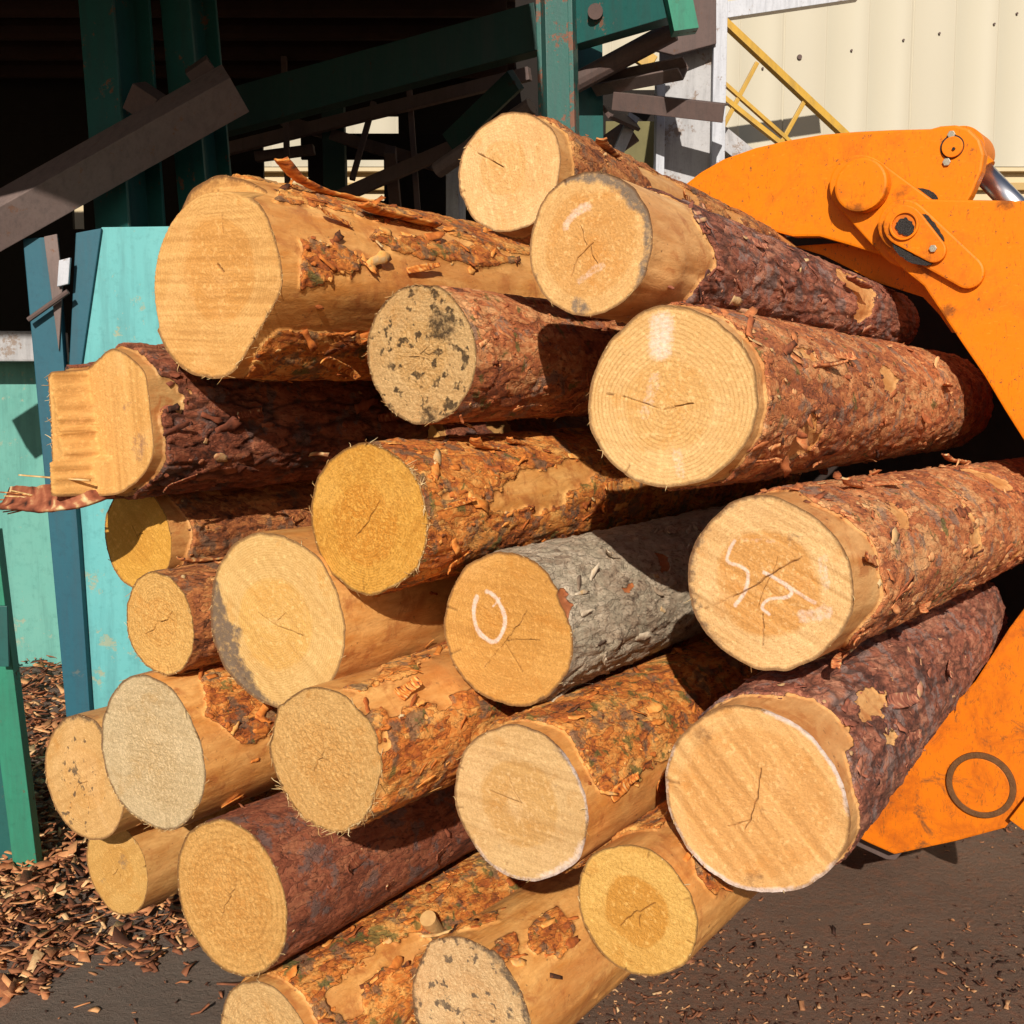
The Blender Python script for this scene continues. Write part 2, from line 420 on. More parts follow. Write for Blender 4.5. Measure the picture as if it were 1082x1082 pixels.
def _ground():
    n = NT('packed_dirt'); co = n.coords(False)
    c = n.mix(n.noise(co, 1.6, 8, .7), (.165, .104, .074), (.30, .195, .14))
    c = n.mix(n.mr(n.noise(co, 22, 7, .75), .47, .66, 0, .7), c, (.34, .155, .090))
    c = n.mix(n.mr(n.noise(co, 70, 6, .75), .56, .68, 0, .65), c, (.060, .040, .030))
    c = n.mix(n.mr(n.noise(co, 130, 3, .7), .70, .74, 0, .8), c, (.26, .15, .075))
    sw = n.new('ShaderNodeSeparateXYZ'); n.L(co, sw.inputs[0]); e = n.math('ADD', sw.outputs[0], n.math('MULTIPLY', n.noise(co, 2.5, 5, .7), .9))
    c = n.mix(n.mr(e, .1, -.35, 0, .8), c, n.mix(n.noise(co, 9, 7, .75), (.19, .145, .118), (.27, .21, .17)))
    h = n.math('ADD', n.noise(co, 60, 8, .8), n.math('MULTIPLY', n.noise(co, 8, 4), 1.0))
    return n.out(c, .9, n.bump(h, 1.0, .022), spec=.15)
M['ground'] = _ground()
def _chip(name, stops):
    n = NT(name); co = n.coords(False); t = n.attr('tone')
    f = n.math('ADD', t, n.math('MULTIPLY', n.math('SUBTRACT', n.noise(co, 60, 4), .5), .45))
    c = n.ramp(f, stops)
    return n.out(c, .8, n.bump(n.noise(co, 90, 4), .5, .003), spec=.25)
M['chip'] = _chip('bark_chip', [(.06, (.070, .026, .014)), (.26, (.24, .085, .040)), (.50, (.42, .165, .070)), (.72, (.60, .29, .12)), (.93, (.76, .50, .25))])
M['chip_dark'] = _chip('ground_chip', [(.06, (.035, .015, .010)), (.32, (.12, .045, .024)), (.60, (.24, .095, .045)), (.80, (.38, .18, .08)), (.96, (.58, .38, .20))])
M['splinter'] = _chip('splintered_wood', [(.1, (.35, .17, .06)), (.5, (.58, .36, .14)), (.9, (.72, .55, .30))])

# ------------------------------------------------------------------ logs
class Log: pass
NTH = 288
SAP = (.77, .45, .18); HEART = (.70, .35, .11)

def frame_for(spec):
    l = Log(); l.s = spec
    u, v = spec['c']; z = spec['z']
    r = ray(u, v); l.o = CAM + r * z
    l.R = spec['a'] * z / FPX
    vp = spec.get('vp', (1380, 400))
    # axis: towards its own vanishing point
    l.d = vp_dir(*vp)
    l.x = unit(np.cross(np.array([0, 0, -1.0]), l.d)); l.y = np.cross(l.d, l.x)
    if l.x @ RT < 0: l.x = -l.x; l.y = np.cross(l.d, l.x)
    return l

def face_xy(l, u, v):
    r = ray(u, v); t = ((l.o - CAM) @ l.d) / (r @ l.d); p = CAM + r * t - l.o
    return np.array([p @ l.x, p @ l.y])

def side_hit(l, u, v):
    """angle and distance along the log where the ray of a pixel meets its side"""
    r = ray(u, v); o = CAM - l.o
    rx, ry = r @ l.x, r @ l.y; ox, oy = o @ l.x, o @ l.y
    R = l.R
    A = rx*rx + ry*ry; B = 2*(ox*rx + oy*ry); C = ox*ox + oy*oy - R*R
    disc = max(B*B - 4*A*C, 0); t = (-B - math.sqrt(disc)) / (2*A)
    p = o + r * t
    return math.atan2(p @ l.y, p @ l.x), p @ l.d

def seg_dist(X, Y, pts):
    d = np.full(X.shape, 9.0)
    for (x0, y0), (x1, y1) in zip(pts[:-1], pts[1:]):
        dx, dy = x1 - x0, y1 - y0; L2 = dx*dx + dy*dy + 1e-12
        t = np.clip(((X - x0)*dx + (Y - y0)*dy) / L2, 0, 1)
        d = np.minimum(d, np.hypot(X - x0 - t*dx, Y - y0 - t*dy))
    return d

def outline(l, th):
    s = l.s; R = l.R
    C = np.stack([np.cos(th)*1.1, np.sin(th)*1.1, np.full_like(th, s['seed']*3.7)], 1)
    r = R * (1 + .046 * perlin(C, 3) * s.get('irr', 1) + .018 * perlin(C * 3.5, 9))
    for (ang, frac) in s.get('clip', []):           # flat sides: unit direction angle (deg), distance in R
        c = np.cos(th - R_(ang)); lim = np.where(c > .05, frac * R / np.maximum(c, .05), 9)
        k = 30.0                                     # soft minimum
        r = -np.log(np.exp(-k * r / R) + np.exp(-k * np.minimum(lim, 3*R) / R)) / k * R
    for (ang, amp, w) in s.get('bulge', []):
        dd = (th - R_(ang) + math.pi) % (2*math.pi) - math.pi
        r = r + amp * R * np.exp(-(dd / R_(w))**2)
    return r

def face_z(l, x, y):
    s = l.s
    z = s.get('tx', 0) * x + s.get('ty', 0) * y
    if 'zfun' in s: z = z + s['zfun'](l, x, y)
    return z

def make_log(spec):
    l = frame_for(spec); s = spec; R = l.R; L = s['L']; sd = s['seed'] * 31
    th = np.linspace(0, 2*math.pi, NTH, endpoint=False)
    ro = outline(l, th)
    t = [0.0]; st = .0042
    while t[-1] < L:
        t.append(t[-1] + st); st = min(st * 1.006, .011)
    t = np.array(t); t *= L / t[-1]; NZ = len(t)
    TH, T = np.meshgrid(th, t); TH = TH.ravel(); T = T.ravel()
    RO = np.tile(ro, NZ)
    P = np.stack([R*np.cos(TH), R*np.sin(TH), T + sd], 1)
    # ---- where the bark is left on
    pn = fbm(P * np.array([6.5, 6.5, s.get('pz', 3.2)]), sd, 4, .55)
    cov = s.get('cov', .6)                            # share of bark
    q = pn + (cov - .5) * 1.9
    ne = s.get('endpeel', .10)
    if ne:
        edge = ne * (1 + .9 * perlin(P * np.array([9, 9, 0]) , sd + 5))
        q = q - 1.6 * (1 - sstep(edge * .7, edge * 1.25 + .02, T)) * s.get('endk', 1)
    w1 = .016 * perlin(P * 17, sd + 15) + .010 * perlin(P * 45, sd + 16); w2 = .016 * perlin(P * 17, sd + 17) + .008 * perlin(P * 45, sd + 18)
    for (u, v, la, lb, k) in s.get('patch', []):
        a0, z0 = side_hit(l, u, v)
        da = ((TH - a0 + math.pi) % (2*math.pi) - math.pi) * R
        q = q + k * np.exp(-((T - z0 + 2.2 * w1) / la)**2 - ((da + 1.3 * w2) / lb)**2)
    bark = sstep(-.09, .09, q)
    # ---- layered flakes
    fz = s.get('flake', 1.0)
    wp = perlin(P * np.array([14, 14, 9]), sd + 41)[:, None] * np.array([.35, .35, .6])
    f2 = fbm(P * np.array([30, 30, 10]) / fz + wp * 2.0, sd + 51, 3, .55)
    K = 3.4; qf = f2 * K + 40; kf = np.floor(qf); fr = qf - kf
    h = (kf - 40 + sstep(.0, .16, fr)) * .0020 * s.get('rel', 1.0)
    fiss = (1 - sstep(.02, .13, fr)) * (.35 + .65 * (perlin(P * 18, sd + 77) > -.1))
    tone = ((kf * 0.618 + .5 * perlin(P * np.array([22, 22, 12]), sd + 91)) % 1.0) * .45 + .28 + .3 * fbm(P * np.array([7, 7, 4]), sd + 61, 2)
    if s.get('rough', 0):
        rg = np.abs(fbm(P * np.array([16, 16, 5.5]), sd + 71, 3, .55))
        fs = 1 - sstep(.02, .16, rg)
        h = h - fs * .006 * s['rough']; fiss = np.maximum(fiss, fs * .9)
    th_b = s.get('thick', .007)
    rad = RO * (1 - s.get('taper', .04) * T) + R * .020 * fbm(P * np.array([3, 3, 1.6]), sd + 7, 2) - th_b
    h = h * (.35 + .65 * sstep(0, .03, T))
    rad = rad + bark * (th_b + h) + (1 - bark) * .0012 * fbm(P * np.array([40, 40, 4]), sd + 8, 2)
    for (u, v, amp, w) in s.get('lump', []):          # knots and bumps
        a0, z0 = side_hit(l, u, v)
        da = ((TH - a0 + math.pi) % (2*math.pi) - math.pi) * R
        rad = rad + amp * np.exp(-((T - z0)**2 + da**2) / w**2)
    bx = s.get('bend', (0, 0))
    X = rad*np.cos(TH) + bx[0] * (T / L)**2; Y = rad*np.sin(TH) + bx[1] * (T / L)**2
    z0 = face_z(l, X, Y); Z = z0 * np.clip(1 - T / .25, 0, 1) + T
    # ragged rim
    rag = s.get('rag', .0026)
    rj = np.abs(perlin(P * np.array([150, 150, 0]), sd + 99)) + .6 * np.clip(perlin(P * np.array([45, 45, 0]), sd + 98), 0, 1)
    Z = Z - np.where(T < 1e-6, rag * rj * s.get('ragk', 1), 0)
    V = np.stack([X, Y, Z], 1)
    idx = np.arange(NZ * NTH).reshape(NZ, NTH); nx = np.roll(idx, -1, 1)
    Q = np.stack([idx[:-1], nx[:-1], nx[1:], idx[1:]], -1).reshape(-1, 4)
    # far end closed by a fan of quads towards the centre
    m = len(V); cV = []
    last = V[-NTH:]; cen = last.mean(0)
    cV = cen + (last - cen) * .5; V2 = np.vstack([V, cV, cen[None]])
    i0 = idx[-1]; i1 = m + np.arange(NTH)
    Q = np.vstack([Q, np.stack([i0, np.roll(i0, -1), np.roll(i1, -1), i1], 1)])
    j = np.arange(0, NTH, 2)
    Q = np.vstack([Q, np.stack([i1[j], i1[(j+1) % NTH], i1[(j+2) % NTH], np.full(len(j), m + NTH)], 1)])
    pad = np.zeros(NTH + 1)
    att = {'bark': np.r_[bark, pad], 'tone': np.r_[tone, pad], 'fiss': np.r_[fiss, pad]}
    root = bpy.data.objects.new('log', None); COL.objects.link(root); root.empty_display_size = .1
    Mx = Matrix(((l.x[0], l.y[0], l.d[0], l.o[0]), (l.x[1], l.y[1], l.d[1], l.o[1]), (l.x[2], l.y[2], l.d[2], l.o[2]), (0, 0, 0, 1)))
    root.matrix_world = Mx
    tag(root, s['label'], 'log', 'sawn pine logs held in the grapple')
    bm_ = bark_mat(s['bark'], s.get('moss', 0))
    trunk = link('trunk', mesh_np('trunk', V2, Q, att), bm_, root)
    # ---- cut face: polar height field sharing the rim
    rim0 = V[:NTH]; NR = 88
    fr_ = np.concatenate([np.linspace(0.0, 1, NR)[1:]])
    c0 = np.array([0, 0.])
    FX = (fr_[:, None] * rim0[None, :, 0]).ravel(); FY = (fr_[:, None] * rim0[None, :, 1]).ravel()
    FX = np.r_[0., FX]; FY = np.r_[0., FY]; RIM = np.r_[0., np.repeat(fr_, NTH)]
    pith = np.array(s.get('pith', (0, 0))) * R
    if 'pith_px' in s: pith = face_xy(l, *s['pith_px'])
    dx, dy = FX - pith[0], FY - pith[1]
    ang = np.arctan2(dy, dx)
    C = np.stack([np.cos(ang)*1.5, np.sin(ang)*1.5, np.full_like(ang, sd)], 1)
    rr = np.hypot(dx, dy) * (1 + .09 * perlin(C, sd)); 
    # rings follow the outline near the rim
    rr = rr * (1 - RIM**2 * .5) + RIM**2 * .5 * RIM * R
    F3 = np.stack([FX, FY, np.full_like(FX, sd)], 1)
    fz_ = face_z(l, FX, FY)
    crack = np.zeros_like(FX)
    rngf = np.random.default_rng(int(sd) + 77)
    if 'cracks' not in s:                              # drying checks radiating from the pith
        a0 = rngf.uniform(0, 6.28); auto = []
        for k in range(int(rngf.integers(2, 5))):
            a0 += rngf.uniform(.9, 2.4); r1 = rngf.uniform(.18, .5) * R
            pts = [pith + np.array([math.cos(a0), math.sin(a0)]) * r1 * q + rngf.normal(0, .004, 2) for q in (0, .5, 1)]
            auto.append(pts)
        for pts in auto:
            dd = seg_dist(FX + perlin(F3 * 60, sd + 3) * .003, FY, pts); crack = np.maximum(crack, .75 * (1 - sstep(.0003, .0014, dd)))
    for k in range(int(rngf.integers(2, 7))):          # short checks running in from the rim
        a0 = rngf.uniform(0, 6.28); r1 = rngf.uniform(.80, .93)
        pts = [np.array([math.cos(a0), math.sin(a0)]) * R * q for q in (1.05, r1)]
        dd = seg_dist(FX + perlin(F3 * 60, sd + 3) * .003, FY, pts); crack = np.maximum(crack, .7 * (1 - sstep(.0003, .0013, dd)))
    for pts, w in s.get('cracks', []):
        pl = [face_xy(l, *p) for p in pts]
        jit = perlin(F3 * 60, sd + 3) * .003
        dd = seg_dist(FX + jit, FY + jit * .7, pl)
        crack = np.maximum(crack, (1 - sstep(w * .15, w * .70, dd)) * (.55 + .45 * (perlin(F3 * 35, sd + 4) > -.25)))
    chalk = np.zeros_like(FX)
    for pts, w, k in s.get('chalk', []):
        pl = [face_xy(l, *p) for p in pts]
        if len(pl) > 2: pl = catmull(pl, 5, closed=False)
        dd = seg_dist(FX + perlin(F3 * 30, sd + 13) * .004, FY + perlin(F3 * 30, sd + 14) * .004, pl)
        chalk = np.maximum(chalk, k * (1 - sstep(w * .3, w, dd)))
    streak = np.zeros_like(FX)
    for (a_, k, f_) in s.get('streak', [(float(rngf.uniform(-60, 60)), .38, 75)]):
        pr = FX * math.sin(R_(a_)) - FY * math.cos(R_(a_)); al = FX * math.cos(R_(a_)) + FY * math.sin(R_(a_))
        ss = fbm(np.stack([pr * f_, al * f_ * .035, np.full_like(pr, sd)], 1), sd + 21, 3, .6) * 1.5
        streak = np.clip(streak + ss * k, -1, 1)
    if s.get('zfun') is z_split:
        gz = np.exp(-((FX - (-.34 * R + .16 * FY)) / (.075 * R))**2); streak = np.clip(streak + gz * (.15 + .7 * fbm(np.stack([FX * 30, FY * 85, 0 * FX], 1), 5, 3, .7)), -1, 1)
    stain = np.zeros_like(FX); thf = np.arctan2(FY, FX)
    for (a_, w_, depth, k) in s.get('rimstain', []):
        da = np.abs((thf - R_(a_) + math.pi) % (2*math.pi) - math.pi)
        g = np.exp(-(da / R_(w_))**2)
        edge = 1 - depth * g * (1 + .5 * perlin(F3 * 22, sd + 33))
        stain = np.maximum(stain, k * sstep(edge - .05, edge + .10, RIM) * sstep(.12, .4, g))
    for (u, v, rad_, k) in s.get('blot', []):
        c_ = face_xy(l, u, v); dd = np.hypot(FX - c_[0], FY - c_[1]) * (1 + .5 * perlin(F3 * 20, sd + 35))
        stain = np.maximum(stain, k * (1 - sstep(rad_ * .5, rad_ * 1.1, dd)))
    if s.get('spots', 0):
        g = fbm(F3 * np.array([34, 34, 1]), sd + 37, 4, .6)
        stain = np.maximum(stain, sstep(.34 - .3 * s['spots'], .5 - .3 * s['spots'], g))
    if s.get('rimchalk'):
        for (a_, w_, wid, k) in s['rimchalk']:
            da = np.abs((thf - R_(a_) + math.pi) % (2*math.pi) - math.pi)
            g = np.exp(-(da / R_(w_))**2)
            chalk = np.maximum(chalk, k * sstep(1 - wid * 1.5, 1 - wid * .6, RIM + .02 * perlin(F3 * 40, sd + 36)) * sstep(.2, .6, g))
    rough_h = s.get('fh', .0009)
    fz_ = fz_ + crack * .006 - chalk * 0.0002 + streak * .0006
    fz_ = fz_ + rough_h * fbm(F3 * np.array([170, 170, 1]), sd + 38, 2, .7) * (1 - RIM**8)
    # a ragged edge: a few rim fibres torn out towards the viewer
    FV = np.stack([FX, FY, fz_], 1)
    FV[-NTH:] = rim0
    fi = 1 + np.arange((NR - 1) * NTH).reshape(NR - 1, NTH); fn = np.roll(fi, -1, 1)
    FQ = np.stack([fi[:-1], fi[1:], fn[1:], fn[:-1]], -1).reshape(-1, 4)
    j = np.arange(0, NTH, 2)
    FQ = np.vstack([FQ, np.stack([np.zeros(len(j), int), fi[0][j], fi[0][(j+1) % NTH], fi[0][(j+2) % NTH]], 1)])
    fp = dict(sap=s.get('sap', SAP), heart=s.get('heart', HEART), hr=s.get('hr', .5) * R, rw=s.get('rw', .0065), rs=s.get('rs', .35), stc=s.get('stc', (.09, .065, .05)),
              ss=s.get('ss', .6), bs=s.get('bs', .6), coarse=('fh' in s))
    if 'rimc' in s: fp['rimc'] = s['rimc']
    face = link('cut_face', mesh_np('cut_face', FV, FQ, dict(rr=rr, rim=RIM, crack=crack, chalk=np.clip(chalk, 0, 1), streak=streak, stain=stain)), face_mat(fp), root)
    if s.get('facelabel'): face['label'] = s['facelabel']
    # ---- loose curled bark flakes standing off the surface
    nf = s.get('nflake', 90)
    if nf:
        Bg = bark.reshape(NZ, NTH); VV = V.reshape(NZ, NTH, 3)
        gb = np.abs(np.gradient(Bg, axis=0)) + np.abs(np.gradient(Bg, axis=1))
        camv = np.array([(CAM - l.o) @ l.x, (CAM - l.o) @ l.y, (CAM - l.o) @ l.d])
        w = (Bg * .35 + gb * 5 + .02) * (t[:, None] < min(L, 1.5)) * (t[:, None] > .01)
        nrm_ang = np.arctan2(camv[1] , camv[0])
        w = w * (.25 + np.clip(np.cos(th[None] - nrm_ang) + .35, 0, 1.35))
        w = (w / w.sum()).ravel()
        rng = np.random.default_rng(int(sd) + 3)
        pick = rng.choice(NZ * NTH, nf, p=w)
        fv, fq, ft = [], [], []
        for pidx in pick:
            jz, ia = divmod(int(pidx), NTH)
            p = VV[jz, ia]; a_ = th[ia]
            n_ = np.array([math.cos(a_), math.sin(a_), 0]); ax = np.array([0, 0, 1.0]); tg = np.cross(ax, n_)
            rot = rng.normal(0, .5); u_ = ax * math.cos(rot) + tg * math.sin(rot); v_ = np.cross(n_, u_)
            big = rng.random() ** 3
            la = (.006 + .044 * big) * s.get('fsize', 1); lb = (.003 + .011 * big * rng.random()) * s.get('fsize', 1)
            curl = rng.uniform(.05, .55) * la * rng.random(); lift = rng.uniform(-.001, .0015)
            b0 = len(fv); nu, nv = 5, 3; tone_ = rng.beta(2.4, 2.4) * .92
            ends = rng.uniform(.35, 1, 2)
            for iu in range(nu):
                uu = iu / (nu - 1); ww = (ends[0] * (1 - uu) + ends[1] * uu + .25 * math.sin(math.pi * uu)) * rng.uniform(.55, 1.3)
                for iv in range(nv):
                    vv = iv / (nv - 1) * 2 - 1
                    off = lift + curl * uu**2 - .10 * lb * vv * vv * rng.uniform(-1, 1.5)
                    fv.append(p + u_ * (uu - .2) * la * rng.uniform(.8, 1.2) + v_ * vv * lb * ww + n_ * (off + .0015)); ft.append(tone_)
            for iu in range(nu - 1):
                for iv in range(nv - 1):
                    q0 = b0 + iu * nv + iv
                    fq.append((q0, q0 + nv, q0 + nv + 1, q0 + 1))
        # give the flakes a thickness with a second skin
        fv = np.array(fv); fq = np.array(fq)
        o = link('loose_bark', mesh_np('loose_bark', fv, fq, {'tone': ft}), flake_mat(s['bark']), root, False)
        sm = o.modifiers.new('thick', 'SOLIDIFY'); sm.thickness = .0008
        if nf > 0: o['kind'] = 'stuff'
    # ---- torn fibres round the sawn rim
    nb = s.get('fuzz', 14)
    if nb:
        rng = np.random.default_rng(int(sd) + 9); fv, fq, ft = [], [], []
        for k in range(nb):
            ia = int(rng.integers(NTH)); a_ = th[ia]
            if s.get('fuzz_at') and rng.random() < .85:
                a_ = R_(rng.normal(*s['fuzz_at'])); ia = int((a_ / (2*math.pi) * NTH)) % NTH
            p = rim0[ia]; n_ = np.array([math.cos(a_), math.sin(a_), 0]); tg = np.array([-math.sin(a_), math.cos(a_), 0])
            ln = (.003 + .015 * rng.random()**2) * s.get('fuzzl', 1); w_ = rng.uniform(.0004, .0013)
            dr = unit(n_ * rng.uniform(-.1, .45) + tg * rng.normal(0, .8) + np.array([0, 0, -1]) * rng.uniform(-.6, .7))
            sd_ = unit(np.cross(dr, n_ + .01)); b0 = len(fv); tn = rng.beta(2, 2)
            for iu in range(4):
                uu = iu / 3; c_ = p - n_ * .002 + dr * ln * uu + np.array([0, 0, 1]) * .3 * ln * uu**2 * rng.uniform(-1, 1)
                for sg in (-1, 1): fv.append(c_ + sd_ * sg * w_ * (1 - .8 * uu)); ft.append(tn)
            for iu in range(3): fq.append((b0 + 2*iu, b0 + 2*iu + 1, b0 + 2*iu + 3, b0 + 2*iu + 2))
        o = link('torn_fibres', mesh_np('torn_fibres', fv, np.array(fq), {'tone': ft}), M['splinter'], root)
        sm = o.modifiers.new('thick', 'SOLIDIFY'); sm.thickness = .0008
        o['kind'] = 'stuff'
    l.root = root; l.rim = rim0
    return l

def z_block(l, x, y):                 # the step left on the big log's cut
    R = l.R
    d = np.hypot(x - .05 * R, y - .09 * R) / (R * .96)
    return .085 * sstep(.97, 1.03, d) * sstep(.15, .45, (-.64 * x - .77 * y) / R)

def z_split(l, x, y):                 # the split log: a raised slab on the left, a torn ridge, a hollow on the right
    R = l.R
    xb = -.40 * R + .16 * y + .012 * perlin(np.stack([0 * x, y * 40, 0 * x], 1), 6)
    n = fbm(np.stack([x * 25, y * 75, 0 * x], 1), 5, 4, .75)
    n2 = fbm(np.stack([x * 60, y * 22, 0 * x], 1), 6, 3, .7)
    k = sstep(0, .12 * R, x - xb)
    z = -.066 + .080 * k
    z = z - .034 * (sstep(-.36 * R, -.33 * R, x) * (1 - sstep(-.02 * R, .05 * R, x)) * sstep(.42 * R, .50 * R, y)) * (1 - .4 * k)
    band = np.exp(-((x - xb - .06 * R) / (.07 * R))**2) * (.4 + 1.1 * np.clip(perlin(np.stack([0 * x, y * 26, 0 * x], 1), 8), 0, 1))
    return z + band * (n * .015 + n2 * .010)

